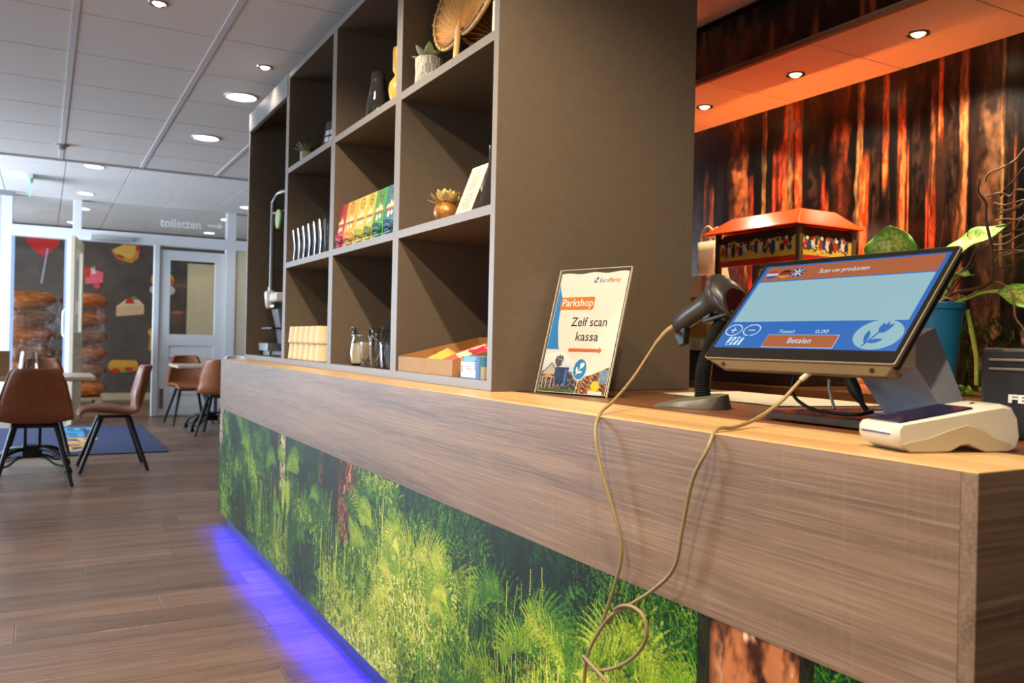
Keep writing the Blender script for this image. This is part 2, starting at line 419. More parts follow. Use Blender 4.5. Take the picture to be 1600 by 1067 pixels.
MB().box(-0.36, -0.33, YP-0.055, YP+0.02, 0.62, 2.26).box(0.215, 0.24, YP-0.055, YP+0.02, 0.62, 2.26).build('glazing_bead', M('blue_grey_frame', (150, 172, 206), 0.4, var=0.02), pt)
MB().box(0.50, 1.0, YP-0.13, YP-0.065, 2.275, 2.335).build('door_closer', M('grey_cast', (168, 170, 172), 0.4, var=0.03), pt, bevel=0.008)
MB().box(-1.6, -0.33, YP-0.3, YP-0.24, ZF-0.055, ZF-0.015).build('curtain_rail', M('rail_grey', (128, 134, 142), 0.4, var=0.03), pt)
# wayfinding lettering on the transom
tw = frame((1.325, YP-0.008, 2.52), (1, 0, 0), (0, 0, 1))
wf = thing('wayfinding_lettering', 'white toiletten lettering with arrow on transom glass', 'lettering', mtx=tw)
lett_m = M('white_vinyl', (228, 226, 222), 0.6, var=0.01, emit=(228, 226, 222), estr=0.0)
text('word', 'toiletten', 0.165, lett_m, wf, 0, 0.0, bold=0.004, fit=0.52)
poly('arrow', [(0.60, 0.045), (0.74, 0.045), (0.74, 0.02), (0.80, 0.06), (0.74, 0.10), (0.74, 0.075), (0.60, 0.075)], lett_m, wf)

# --- doors of the same family: upper glass, lower clapboards
def door_leaf(name, label, mtx, wd, hgt, facemat, handle):
    d = thing(name, label, None, mtx=mtx, kind='structure')
    st = 0.13
    MB().box(0, st, 0, 0.045, 0, hgt).build('stile', facemat, d, bevel=0.003); MB().box(wd-st, wd, 0, 0.045, 0, hgt).build('stile', facemat, d, bevel=0.003)
    MB().box(st, wd-st, 0, 0.045, hgt-0.13, hgt).build('rail', facemat, d, bevel=0.003)
    MB().box(st, wd-st, 0, 0.045, 0.93, 1.08).build('rail', facemat, d, bevel=0.003)
    MB().box(st, wd-st, 0, 0.045, 0.0, 0.12).build('rail', facemat, d, bevel=0.003)
    MB().box(st, wd-st, 0.018, 0.026, 1.08, hgt-0.13).build('pane', pane_m, d)
    n = 5; hh = (0.93-0.12)/n
    sl = MB().add([(st, 0.004, 0), (wd-st, 0.004, 0), (wd-st, 0.014, hh-0.008), (st, 0.014, hh-0.008), (st, 0.04, 0), (wd-st, 0.04, 0), (wd-st, 0.04, hh-0.008), (st, 0.04, hh-0.008)],
                  [(0, 1, 2, 3), (4, 7, 6, 5), (0, 4, 5, 1), (1, 5, 6, 2), (2, 6, 7, 3), (3, 7, 4, 0)]).build('clapboard', facemat, d)
    sl.location = (0, 0, 0.124)
    for k in range(1, n):
        c = sl.copy(); COL.objects.link(c); c.parent = d; c.location = (0, 0, 0.124+k*hh)
    if handle == 'pull':
        MB().tube(spline([(wd-0.05, 0.045, 1.02), (wd-0.05, 0.10, 1.03), (wd-0.05, 0.115, 1.08), (wd-0.05, 0.115, 1.28), (wd-0.05, 0.10, 1.33), (wd-0.05, 0.045, 1.34)], 6), 0.014, 8).build('pull_handle', white_m, d, smooth=50)
    else:
        MB().box(0.02, 0.07, -0.012, 0, 0.1, 0.36).build('hinge_plate', steel_m, d)
    return d
door_leaf('door_1', 'white glazed toilet door with clapboard lower panel', Matrix.Translation((1.335, YP-0.03, 0.01)), 0.83, 2.2, white_m, 'hinge')
door_leaf('door_2', 'open beige door leaf with glass top at entrance', frame((0.43, YP-0.08, 0.01), (-0.13, -0.99, 0), (0.99, -0.13, 0)) @ Matrix.Diagonal((1, -1, 1, 1)), 0.98, 2.2, beige_m, 'pull')
# inner door seen through the toilet door glass
d3 = thing('door_3', 'plain cream door on the hall wall', None, (2.12, YB-0.06, 0), kind='structure')
MB().box(0, 0.62, 0, 0.045, 0.01, 2.3).build('leaf', M('cream_door', (226, 214, 176), 0.45, var=0.03), d3, bevel=0.004)
MB().box(0.06, 0.10, -0.03, 0, 1.02, 1.06).box(0.06, 0.18, -0.045, -0.03, 1.03, 1.05).build('door_handle', steel_m, d3)

# --- soffit over the back counter
sf = struct(MB().box(2.55, XW+0.02, 0.2, 6.5, 2.272, ZC+0.02).build('soffit', M('soffit_core', (60, 44, 34), 0.8, var=0.05), base='keep'), 'dropped soffit over the back counter')
soff_m = M('soffit_board', (240, 220, 196), 0.55, var=0.03, scale=30)
for k in range(9):
    y0 = 0.58+0.583*k
    MB().box(2.565, XW+0.01, y0+0.003, y0+0.58, 2.262, 2.272).build('soffit_panel', soff_m, sf, bevel=0.0015, seg=1)
MB().box(2.535, 2.56, 0.2, 6.5, 2.255, 2.272).build('soffit_edge', M('soffit_edge_m', (168, 128, 92), 0.5, var=0.03), sf)
MB().box(2.525, 2.548, 0.2, 6.5, 2.246, 2.262).build('soffit_rail', M('soffit_edge_m2', (140, 104, 76), 0.5, var=0.03), sf)

# ================================================================== LAMPS
warm = (1.0, 0.82, 0.60); neutral = (1.0, 0.90, 0.76)
def spot(parent, loc, power, color, angle, blend, radius, target=None):
    l = bpy.data.lights.new('lamp_light', 'SPOT'); l.energy = power; l.color = color; l.spot_size = math.radians(angle); l.spot_blend = blend; l.shadow_soft_size = radius
    o = bpy.data.objects.new('lamp_light', l); COL.objects.link(o); o.parent = parent; o.location = loc
    if target is not None: o.rotation_euler = (Vector(target)-(world_of(parent) @ Vector(loc))).to_track_quat('-Z', 'Y').to_euler()
    return o
lens_m = M('lamp_lens', (255, 250, 240), 0.4, emit=(255, 246, 230), estr=7.0)
bulb_m = M('halogen_bulb', (255, 235, 200), 0.3, emit=(255, 226, 170), estr=16.0)
def downlight(x, y, z, label, power, color=neutral, r=0.085):
    t = thing('downlight', label, 'ceiling light', (x, y, z), group='large round downlights')
    MB().lathe([(r+0.012, 0.0), (r+0.010, -0.006), (r, -0.008), (r-0.004, -0.002), (r-0.004, 0.004), (r+0.012, 0.004)], 32, cap=False, closed_prof=True).build('trim_ring', white_m, t, smooth=40)
    MB().lathe([(r-0.003, -0.003), (r-0.003, 0.002)], 32).build('lens', lens_m, t)
    if power: spot(t, (0, 0, -0.02), power, color, 120, 0.9, r)
    return t
def halogen(x, y, z, label, power, color=warm, angle=122, target=None, group='small halogen spots'):
    t = thing('halogen_spot', label, 'spotlight', (x, y, z), group=group)
    MB().lathe([(0.042, 0.0), (0.040, -0.005), (0.032, -0.006), (0.026, -0.001), (0.026, 0.004), (0.042, 0.004)], 24, cap=False, closed_prof=True).build('trim_ring', steel_m, t, smooth=40)
    MB().lathe([(0.0001, -0.012), (0.012, -0.011), (0.020, -0.006), (0.025, 0.001)], 20).build('bulb', bulb_m, t, smooth=60)
    if power: spot(t, (0, 0, -0.03), power, color, angle, 0.55, 0.022, target)
    return t
downlight(0.983, 5.11, ZC, 'large round downlight nearest the shelf unit', 22)
downlight(0.978, 6.305, ZC, 'second large round downlight, just beyond the shelf unit', 40)
downlight(0.42, 9.579, ZF, 'round downlight just behind the ceiling step', 24, (0.92, 0.95, 1))
downlight(0.414, 11.483, ZF, 'round downlight close before the glass transom, above the open door', 24, (0.92, 0.95, 1))
downlight(2.296, 11.397, ZF, 'round downlight beside the top left of the tall shelf bay', 20)
downlight(0.439, 12.921, ZF, 'round downlight behind transom post, upper one', 20, warm)
downlight(0.363, 14.6, ZF, 'round downlight behind transom post, lower one', 20, warm)
downlight(2.296, 12.765, ZF, 'round downlight behind transom right of the toiletten arrow', 20, warm)
downlight(2.346, 14.6, ZF, 'round downlight under the toiletten arrow', 20, warm)
halogen(0.398, 3.871, ZC, 'halogen spot at the top edge of the ceiling', 40, angle=90)
halogen(0.978, 4.485, ZC, 'warm halogen spot above the shelf unit', 10, target=(0.3, 4.4, 0.9))
for x, y, p in ((0.398, 2.67, 66), (0.398, 1.47, 62), (0.398, 0.27, 95), (-0.2, 2.07, 44), (-0.2, 0.87, 70)):
    halogen(x, y, ZC, {2.67: 'aisle halogen spot opposite the coloured tea boxes', 1.47: 'aisle halogen spot opposite the counter sign', 0.27: 'aisle halogen spot over the near counter end', 2.07: 'outer aisle halogen spot opposite the shelf side panel', 0.87: 'outer aisle halogen spot opposite the till'}[y], p, target=(x+0.32, y+(0.55 if y < 1 else 0.2), 0.9))
for i, (x, y, n) in enumerate(((2.826, 3.207, 'soffit spot nearest the tall shelf side panel'), (2.812, 2.617, 'middle soffit spot above the popcorn cabinet'), (2.825, 2.041, 'soffit spot furthest right, above the plant'))):
    halogen(x, y, 2.262, n, (24, 28, 50)[i], angle=130, group='soffit spots')
# orange LED tube lying on the back counter behind the popcorn cabinet, washing the mural and soffit from below
lt = thing('led_tube', 'orange light tube on the back counter behind the popcorn cabinet', 'lamp', (3.04, 2.84, 0.9305))
MB().tube([(0, -0.36, 0.05), (0, 0.62, 0.05)], 0.013, 10).build('tube', M('orange_tube', (255, 150, 80), 0.4, emit=(255, 136, 66), estr=190.0), lt, smooth=50)
for s_ in (-0.37, 0.63): MB().box(-0.02, 0.02, s_-0.01, s_+0.01, 0.0, 0.066).build('bracket', white_m, lt)

# ================================================================== PRINTED MURALS (colour painted on vertex grids)
RS = np.random.RandomState(11)
def plot(img, cols, rows, rgb):
    h, wd = img.shape[:2]; c = np.round(cols).astype(int).ravel(); r = np.round(rows).astype(int).ravel()
    k = (c >= 0) & (c < wd) & (r >= 0) & (r < h); img[r[k], c[k]] = rgb.reshape(-1, 3)[k]
def green_panel():
    W, Hh = 1300, 320; Y0, Y1, Z0, Z1 = 0.565, 5.03, 0.09, 0.672
    k = math.log(Y1/Y0); Yc = Y0*np.exp(k*np.arange(W)/(W-1)); Zr = Z0+(Z1-Z0)*np.arange(Hh)/(Hh-1)
    Y, Z = np.meshgrid(Yc, Zr)
    tocol = lambda y: np.log(np.maximum(y, 1e-3)/Y0)/k*(W-1)
    torow = lambda z: (z-Z0)/(Z1-Z0)*(Hh-1)
    def light(y, z):
        l = (fbm(y*2.6+3, z*3.6, 5, 3)-0.5)*2.0+0.34
        l = l+0.50*np.exp(-((y-2.25+0.9*(z-0.4))/0.55)**2)+0.42*np.exp(-((y-1.35)/0.35)**2-((z-0.12)/0.28)**2)+0.30*np.exp(-((y-1.05)/0.2)**2-((z-0.45)/0.25)**2)
        l = l-0.45*np.exp(-((y-1.42)/0.33)**2-((z-0.62)/0.15)**2)-0.30*np.exp(-((y-2.7)/0.25)**2-((z-0.2)/0.2)**2)-0.25*np.exp(-((y-4.3)/0.5)**2-((z-0.3)/0.12)**2)
        return np.clip(l, 0, 1)
    PAL = np.array([(6, 22, 12), (14, 50, 20), (36, 86, 24), (80, 126, 30), (138, 160, 44), (196, 198, 84), (230, 226, 136)], float)
    def pal(t):
        t = np.clip(t, 0, 1)*(len(PAL)-1.001); i = t.astype(int); f = (t-i)[..., None]; return PAL[i]*(1-f)+PAL[i+1]*f
    L = light(Y, Z)
    img = pal(0.0+0.34*L*fbm(Y*18, Z*9, 1, 4)+0.30*(fbm(Y*7, Z*6, 2, 4)-0.42))
    blue = fbm(Y*3, Z*4, 9, 3); img = mix(img, np.array((14., 58., 60.)), sst(0.52, 0.75, blue)*0.45*(1-L))
    def strokes(n, ylo, yhi, zlo, zhi, lmin, lmax, tilt, tbias, tvar, npts=16, bend=0.4, filt=True, wid=1):
        y = np.exp(RS.uniform(math.log(ylo), math.log(yhi), n)); z = RS.uniform(zlo, zhi, n); l = light(y, z)
        if filt:
            keep = RS.rand(n) < 0.25+0.9*l; y, z, l = y[keep], z[keep], l[keep]; n = len(y)
        ln = RS.uniform(lmin, lmax, n); a = RS.normal(0, tilt, n)+PI/2; b = RS.normal(0, bend, n)
        s = np.linspace(0, 1, npts)[None]
        ang = a[:, None]+b[:, None]*s; d = ln[:, None]/npts
        yy = y[:, None]+np.cumsum(np.cos(ang)*d, 1); zz = z[:, None]+np.cumsum(np.sin(ang)*d, 1)
        t = tbias+0.62*l+RS.normal(0, tvar, n); c = pal(t[:, None]+0.12*(s-0.5))
        for q in range(wid): plot(img, tocol(yy)+q, torow(zz), c)
    strokes(9000, 0.56, 5, 0.05, 0.66, 0.02, 0.07, 0.5, 0.02, 0.13, wid=2)
    # trunks
    def trunk(y0, y1, zb, cols, seed, fade=0.02):
        m = (Y > y0) & (Y < y1) & (Z > zb+0.03*(fbm(Y*60, Z*10, seed)-0.5)); u = (Y-y0)/(y1-y0)
        n = fbm(u*5+0.6*fbm(u*3, Z*9, seed+1), Z*14, seed, 4); n2 = fbm(u*9, Z*30, seed+2, 3)
        c = mix(np.broadcast_to(np.array(cols[0], float), img.shape), np.array(cols[1], float), sst(0.34, 0.62, n))
        c = mix(c, np.array(cols[2], float), sst(0.52, 0.7, n2)*sst(0.15, 0.5, 1-np.abs(u-0.42)*1.6))
        sh = sst(0, 0.25, 1-np.abs(u-0.45)*1.7)
        c = c*(0.35+0.65*sh[..., None]); img[m] = c[m]
    strokes(15000, 0.56, 5, 0.06, 0.50, 0.012, 0.045, 0.45, 0.08, 0.14)
    # ferns
    def fern(y, z, ln, a, b, tt, nl=15, lw=0.34):
        s = np.linspace(0, 1, 60); ang = a+b*s; yy = y+np.cumsum(np.cos(ang))*ln/60; zz = z+np.cumsum(np.sin(ang))*ln/60
        q = np.linspace(0, 1, 22)[:, None]; wv = np.linspace(-1, 1, 5)[None]
        for i in range(nl):
            j = min(59, int(60*(0.10+0.88*i/nl))); ll = ln*lw*math.sin(PI*(0.10+0.90*(1-i/nl)))**0.8; wd = ln/nl*0.30
            for sd in (-1, 1):
                la = ang[j]+sd*(1.2-0.35*i/nl)-sd*0.35*q
                ly = yy[j]+np.cumsum(np.cos(la), 0)*ll/22; lz = zz[j]+np.cumsum(np.sin(la), 0)*ll/22
                ww = wd*(1-q)**0.7*(0.75+0.25*np.sin(q*22)); py = ly-np.sin(la)*ww*wv; pz_ = lz+np.cos(la)*ww*wv
                c = pal(tt+0.10*(RS.rand()-0.5)+0.07*wv*sd-0.10*q); plot(img, tocol(py), torow(pz_), c)
        c = np.broadcast_to(pal(np.array([min(1, tt+0.06)])), (60, 3)); plot(img, tocol(yy), torow(zz), c)
    for i in range(150):
        y = math.exp(RS.uniform(math.log(0.75), math.log(4.9))); z = RS.uniform(0.1, 0.62); l = float(light(np.array(y), np.array(z)))
        a = RS.choice([RS.uniform(0.2, 1.3), RS.uniform(1.9, 3.0)]); b = (-1 if a < PI/2 else 1)*RS.uniform(0.4, 2.0)
        fern(y, z, RS.uniform(0.10, 0.30), a, b, np.clip(0.16+0.6*l+RS.normal(0, 0.10), 0.08, 0.92))
    trunk(4.93, 5.03, 0.48, ((150, 130, 110), (186, 166, 140), (206, 190, 166)), 21)
    trunk(3.66, 3.80, 0.40, ((14, 20, 20), (22, 30, 26), (36, 42, 34)), 22)
    trunk(3.54, 3.63, 0.44, ((150, 128, 96), (192, 170, 130), (214, 198, 160)), 23)
    trunk(2.62, 2.82, 0.40, ((60, 26, 18), (138, 74, 48), (190, 120, 84)), 24)
    trunk(3.0, 3.05, 0.55, ((50, 34, 24), (90, 60, 40), (110, 80, 54)), 27)
    strokes(13000, 0.56, 5, 0.06, 0.46, 0.008, 0.028, 0.8, 0.08, 0.20, npts=9, bend=0.8)
    strokes(9000, 0.56, 5, 0.08, 0.66, 0.01, 0.04, 0.7, -0.12, 0.10, npts=12, bend=0.6, filt=False, wid=2)
    strokes(5000, 0.56, 3.2, 0.06, 0.40, 0.010, 0.022, 0.9, 0.32, 0.12, npts=10, wid=2)
    strokes(420, 0.6, 4.5, 0.08, 0.30, 0.12, 0.34, 0.07, 0.22, 0.1, npts=120, bend=0.15, filt=False)
    for y, zt in ((1.62, 0.56), (1.80, 0.58), (2.35, 0.45), (1.25, 0.5), (3.0, 0.5)):
        z = np.linspace(0.1, zt, 400); plot(img, tocol(y+0.01*np.sin(z*9)), torow(z), np.broadcast_to(np.array((176., 188., 78.)), (400, 3)))
    for args in ((1.18, 0.50, 0.20, 2.5, 1.0, 0.70), (1.10, 0.56, 0.22, 0.4, -1.2, 0.72), (1.02, 0.52, 0.17, 3.0, 0.9, 0.78), (1.22, 0.60, 0.18, 3.4, 0.7, 0.66),
                 (2.05, 0.50, 0.30, 2.6, 1.2, 0.66), (2.10, 0.50, 0.28, 0.6, -1.4, 0.70), (1.55, 0.52, 0.22, 2.6, 1.3, 0.5), (1.6, 0.50, 0.22, 0.6, -1.5, 0.55),
                 (1.45, 0.30, 0.32, 0.1, -0.9, 0.36), (3.55, 0.33, 0.16, 1.2, 0.8, 0.7), (3.5, 0.33, 0.16, 2.0, -0.9, 0.68), (4.4, 0.55, 0.25, 1.2, -1.0, 0.5)):
        fern(*args)
    for i in range(60):
        y = math.exp(RS.uniform(math.log(0.85), math.log(4.6))); z = RS.uniform(0.12, 0.55); l = float(light(np.array(y), np.array(z)))
        a = RS.choice([RS.uniform(0.3, 1.4), RS.uniform(1.8, 2.9)]); b = (-1 if a < PI/2 else 1)*RS.uniform(0.6, 2.2)
        fern(y, z, RS.uniform(0.10, 0.24), a, b, np.clip(0.30+0.55*l+RS.normal(0, 0.08), 0.12, 0.9))
    strokes(5000, 0.56, 4, 0.06, 0.30, 0.008, 0.026, 0.8, 0.16, 0.18, npts=9, bend=0.8)
    trunk(0.795, 0.975, 0.0, ((46, 22, 12), (168, 100, 62), (232, 186, 146)), 25)
    m = (Y > 0.972) & (Y < 1.0) | (Y > 0.775) & (Y < 0.80); img[m] = img[m]*0.25+np.array((16, 10, 8))*0.75
    strokes(500, 0.78, 1.0, 0.06, 0.2, 0.02, 0.06, 0.5, 0.3, 0.1)
    g_ = img.mean(-1, keepdims=True); img = np.clip(g_+(img-g_)*1.04, 0, 255)
    img = 255*(np.clip(img, 0, 255)/255)**0.94*(0.98+0.28*fbm(Y*30, Z*30, 31, 3))[..., None]
    P = np.stack([np.full_like(Y, 0.890), Y, Z], -1)
    return P, lin(np.clip(img, 0, 255))
def back_mural():
    W, Hh = 820, 330; Y0, Y1, Z0, Z1 = 0.6, 4.1, 0.93, 2.28
    Y, Z = np.meshgrid(np.linspace(Y0, Y1, W), np.linspace(Z0, Z1, Hh))
    img = mix(np.broadcast_to(np.array((12., 9., 8.)), Y.shape+(3,)), np.array((48., 28., 20.)), sst(0.45, 0.8, fbm(Y*9, Z*1.2, 3, 4)))
    img = mix(img, np.array((70., 24., 12.)), 0.5*sst(0.5, 0.8, fbm(Y*3+4, Z*1.5, 8, 3))*sst(1.9, 1.3, Z))
    img = mix(img, np.array((5., 4., 3.)), sst(0.5, 0.68, fbm(Y*16+2, Z*0.7, 13, 3)))
    def px2y(x): return float(np.interp(x, [1080, 1120, 1160, 1200, 1240, 1280, 1320, 1360, 1400, 1440, 1480, 1520, 1560, 1600, 1660, 1760], [3.646, 3.441, 3.251, 3.074, 2.909, 2.756, 2.612, 2.477, 2.35, 2.231, 2.118, 2.012, 1.911, 1.816, 1.68, 1.47]))
    def trunk(x0, x1, z0, z1, c0, c1, seed, soft=0.04, rough=0.5, a=1.0):
        ya, yb = px2y(x1), px2y(x0); mid = (ya+yb)/2; hw = (yb-ya)/2*1.3
        wob = (fbm(Z*2.2, Z*0+seed, seed, 3)-0.5)*min(hw*0.9, 0.03); edge = (fbm(Y*40, Z*16, seed+2, 2)-0.5)*rough*0.8
        u = (Y-mid-wob)/hw+edge; cov = sst(1.08, 0.72, np.abs(u))*sst(z0-0.04, z0+0.08, Z)*sst(z1+0.04, z1-0.08, Z)
        n = fbm(u*2.2+Z*1.5, Z*22, seed+5, 4); dk = fbm(u*1.5, Z*4, seed+6, 3)
        c = mix(np.broadcast_to(np.array(c0, float), Y.shape+(3,)), np.array(c1, float), sst(0.5-rough*0.4, 0.55+rough*0.3, n))
        c = c*(0.45+0.55*sst(0.25, 0.6, dk))[..., None]*(0.55+0.45*np.sqrt(np.clip(1-u*u, 0, 1)))[..., None]
        return mix(img, c, cov*a)
    B = ((92, 44, 22), (176, 98, 54)); O = ((190, 72, 30), (244, 128, 66)); T = ((120, 76, 40), (206, 156, 92)); R = ((150, 46, 22), (226, 88, 46)); D = ((22, 14, 10), (64, 40, 28))
    for x0, x1, z0, z1, c, ro in ((1080, 1100, 0.9, 2.4, D, 0.8), (1102, 1108, 1.5, 2.05, B, 0.7), (1109, 1115, 1.4, 1.95, O, 0.6), (1120, 1126, 1.2, 2.1, D, 0.6), (1140, 1167, 0.9, 2.4, B, 0.45), (1165, 1170, 1.4, 1.85, T, 0.7),
                                  (1172, 1178, 1.2, 1.95, R, 0.4), (1191, 1197, 1.5, 2.3, T, 0.7), (1198, 1203, 1.2, 1.9, D, 0.6), (1207, 1222, 1.68, 2.1, R, 0.15), (1224, 1240, 1.2, 2.3, O, 0.9), (1230, 1236, 1.3, 2.3, T, 0.9), (1243, 1254, 0.9, 2.4, O, 0.12), (1262, 1284, 0.9, 2.4, D, 0.5),
                                  (1284, 1289, 1.45, 1.9, R, 0.3), (1290, 1295, 1.4, 1.8, O, 0.3), (1302, 1325, 0.9, 2.4, ((70, 30, 18), (150, 66, 36)), 0.8), (1338, 1347, 1.6, 2.3, T, 0.9), (1344, 1356, 1.2, 1.95, O, 0.35), (1360, 1374, 0.9, 2.4, D, 0.5),
                                  (1379, 1388, 1.75, 2.3, O, 0.2), (1384, 1390, 1.0, 1.8, D, 0.4), (1402, 1414, 1.1, 2.2, O, 0.25), (1417, 1420, 1.3, 1.95, O, 0.8), (1424, 1440, 0.9, 2.4, D, 0.5), (1446, 1450, 1.3, 1.75, R, 0.4), (1451, 1461, 1.1, 1.8, R, 0.4), (1452, 1460, 1.7, 2.2, B, 0.5), (1464, 1471, 1.9, 2.3, O, 0.2),
                                  (1478, 1494, 0.9, 2.4, D, 0.5), (1488, 1502, 1.0, 1.7, B, 0.7), (1499, 1511, 1.5, 2.3, ((140, 76, 40), (222, 138, 80)), 0.8), (1528, 1564, 0.9, 2.4, ((66, 40, 26), (136, 90, 60)), 0.8), (1563, 1568, 1.4, 2.3, T, 0.8), (1574, 1590, 0.9, 2.4, D, 0.6), (1584, 1588, 1.4, 1.9, B, 0.6),
                                  (1600, 1630, 0.9, 2.4, D, 0.6), (1640, 1652, 1.2, 2.2, B, 0.5), (1680, 1720, 0.9, 2.4, D, 0.6), (1730, 1740, 1.2, 2.2, T, 0.6)):
        img = trunk(x0, x1, z0, z1, c[0], c[1], int(x0) % 97, rough=ro)
    # undergrowth near the foot of the print
    n = 1600; y = RS.uniform(Y0, 2.1, n); z = RS.uniform(0.93, 1.2, n); s = np.linspace(0, 1, 12)[None]
    yy = y[:, None]+RS.normal(0, 0.02, n)[:, None]*s; zz = z[:, None]+RS.uniform(0.01, 0.05, n)[:, None]*s
    g = np.array(((16., 26., 8.), (36., 50., 14.), (70., 84., 26.)))[RS.randint(0, 3, n)]*RS.uniform(0.3, 1, n)[:, None]
    plot(img, (yy-Y0)/(Y1-Y0)*(W-1), (zz-Z0)/(Z1-Z0)*(Hh-1), np.repeat(g[:, None], 12, 1))
    img *= (0.8+0.4*fbm(Y*50, Z*30, 41, 3))[..., None]
    img = np.clip(img, 0, 255)*0.95
    return np.stack([np.full_like(Y, XW), Y, Z], -1), lin(img)

print_m = M('print_satin', rough=0.38, attr='print', bump=0.01, scale=200, spec=0.25)
print2_m = M('wallpaper_print', rough=0.28, attr='print', bump=0.01, scale=200, spec=0.4)
P, rgb = back_mural()
mo = color_grid('forest_mural', P, rgb, print2_m)
tag(mo, 'dark forest photo mural with red lit trunks behind counter', 'mural')
# mural strip on the upright front of the soffit
Ys, Zs = np.meshgrid(np.linspace(0.2, 6.5, 500), np.linspace(2.272, 2.48, 40))
im = mix(np.broadcast_to(np.array((16., 11., 9.)), Ys.shape+(3,)), np.array((92., 62., 46.)), sst(0.5, 0.8, fbm(Ys*13, Zs*5, 61, 4)))
im = mix(im, np.array((150., 70., 36.)), sst(0.66, 0.8, fbm(Ys*20+3, Zs*3, 66, 3)))
so = color_grid('mural_strip', np.stack([np.full_like(Ys, 2.548), Ys, Zs], -1), lin(im), print2_m, sf)

# ================================================================== COUNTER
ZT = 0.95; XF = 0.889; YE = 0.558; YL = 5.03
ctr = thing('service_counter', 'long service counter with wood fascia and forest photo front', 'counter', (1.3, 2.8, 0))
for a, b in ((YE+0.0202, 1.4255), (1.4257, 3.4), (3.4002, YL-0.0202)):
    MB().box(XF, XF+0.02, a, b, 0.672, ZT-0.002).build('front_fascia', fascia_m, ctr, base='world')
MB().box(XF, 1.80, YE, YE+0.02, 0.672, ZT-0.002).build('end_fascia', fasciax_m, ctr, base='world', bevel=0.0006, seg=1)
MB().box(XF, 1.80, YL-0.02, YL, 0.672, ZT-0.002).build('end_fascia', fasciax_m, ctr, base='world')
P, rgb = green_panel()
gp = color_grid('photo_panel', P, rgb, print_m, ctr); gp.matrix_parent_inverse = world_of(ctr).inverted()
gp['label'] = 'glossy green forest undergrowth photo panel'
MB().box(0.8905, 0.8945, YE+0.002, YL-0.002, 0.0875, 0.672).build('panel_board', M('board_edge', (70, 72, 70), 0.5, var=0.05), ctr, base='world')
MB().box(0.895, 1.78, YE+0.005, YL-0.005, 0.102, 0.671).build('carcass', M('carcass', (60, 58, 56), 0.6, var=0.05), ctr, base='world')
MB().box(0.93, 1.70, YE+0.06, YL-0.07, 0.0, 0.101).build('plinth', M('plinth_grey', (58, 60, 70), 0.45, metal=0.1, var=0.05), ctr, base='world')
ld = MB().box(0.906, 0.916, YE+0.02, YL-0.03, 0.096, 0.1015).build('led_strip', M('blue_led', (30, 40, 255), 0.4, emit=(14, 20, 255), estr=190.0), ctr, base='world')
ld['label'] = 'glowing blue light strip along the plinth'
wt = thing('worktop', 'oak edged brown worktop on the service counter', 'worktop', (1.3, 2.8, ZT-0.0018))
MB().box(XF, 1.098, YE, YL, ZT-0.0018, ZT).build('oak_edge', oak_m, wt, base='world', bevel=0.0004, seg=1)
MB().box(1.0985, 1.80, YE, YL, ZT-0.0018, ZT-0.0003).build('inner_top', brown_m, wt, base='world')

# back counter under the mural
bc = thing('back_counter', 'dark back counter with brown worktop below the forest mural', 'counter', (2.8, 2.5, 0))
MB().box(2.5, XW, 0.3, 6.0, 0.89, 0.93).build('top', brown_m, bc, base='world', bevel=0.002)
MB().box(2.54, XW, 0.3, 6.0, 0.08, 0.89).build('carcass', M('black_carcass', (30, 26, 24), 0.5, var=0.1), bc, base='world')
for k in range(8):
    d = MB().box(2.52, 2.54, 0.32+0.7*k, 0.32+0.7*k+0.69, 0.09, 0.87).build('door', M('black_front', (34, 30, 28), 0.35, var=0.06), bc, base='world', bevel=0.002)
    MB().tube([(2.51, 0.36+0.7*k, 0.60), (2.51, 0.36+0.7*k, 0.80)], 0.006, 8).build('handle', steel_m, d, base='world')

# ================================================================== SHELF UNIT
SX0, SX1, SY0 = 1.03, 1.70, 1.972
su = thing('shelf_unit', 'tall grey brown open shelf unit standing on the counter', 'shelf', ((SX0+SX1)/2, 3.5, ZT))
ZB = [0.951, 1.419, 1.881, 2.349]; TH = 0.026
DV = [1.972, 2.690, 3.425, 4.19, 5.09]
def panel(name, x0, x1, y0, y1, z0, z1, edge=True, core=shelf_m, **k):
    """laminate board with its own lighter front edge band"""
    o = MB().box(x0+(0.0015 if edge else 0), x1, y0, y1, z0, z1).build(name, core, su, base='world', **k)
    if edge: MB().box(x0, x0+0.0015, y0, y1, z0, z1).build('edge_band', edge_m, o, base='world')
    return o
HT = 2.375
panel('side_panel', SX0, SX1, DV[0], DV[0]+0.026, 0.951, HT)
for y in DV[1:4]:
    panel('divider', SX0, SX1-0.02, y-0.0255, y-0.0005, 0.951, HT); panel('divider', SX0, SX1-0.02, y+0.0005, y+0.0255, 0.951, HT)
panel('side_panel', SX0, SX1, DV[4]-0.026, DV[4], 0.951, HT)
for b in range(3):
    ya = DV[b]+0.026; yb = DV[b+1]-0.026
    for z in ZB: panel('shelf_board', SX0, SX1-0.02, ya, yb, z, z+TH)
panel('shelf_board', SX0, SX1-0.02, DV[3]+0.026, DV[4]-0.026, ZB[0], ZB[0]+TH)
panel('shelf_board', SX0, SX1-0.02, DV[3]+0.026, DV[4]-0.026, ZB[3], ZB[3]+TH)
MB().box(SX0-0.002, SX0+0.02, DV[3]+0.012, DV[4], 2.272, HT+0.002).build('header', head_m, su, base='world', bevel=0.001, seg=1)
MB().box(SX1-0.02, SX1, DV[0]-0.0005, DV[4], 0.951, HT).build('back_panel', shelf_m, su, base='world')
ZR = [z+TH+0.0005 for z in ZB]

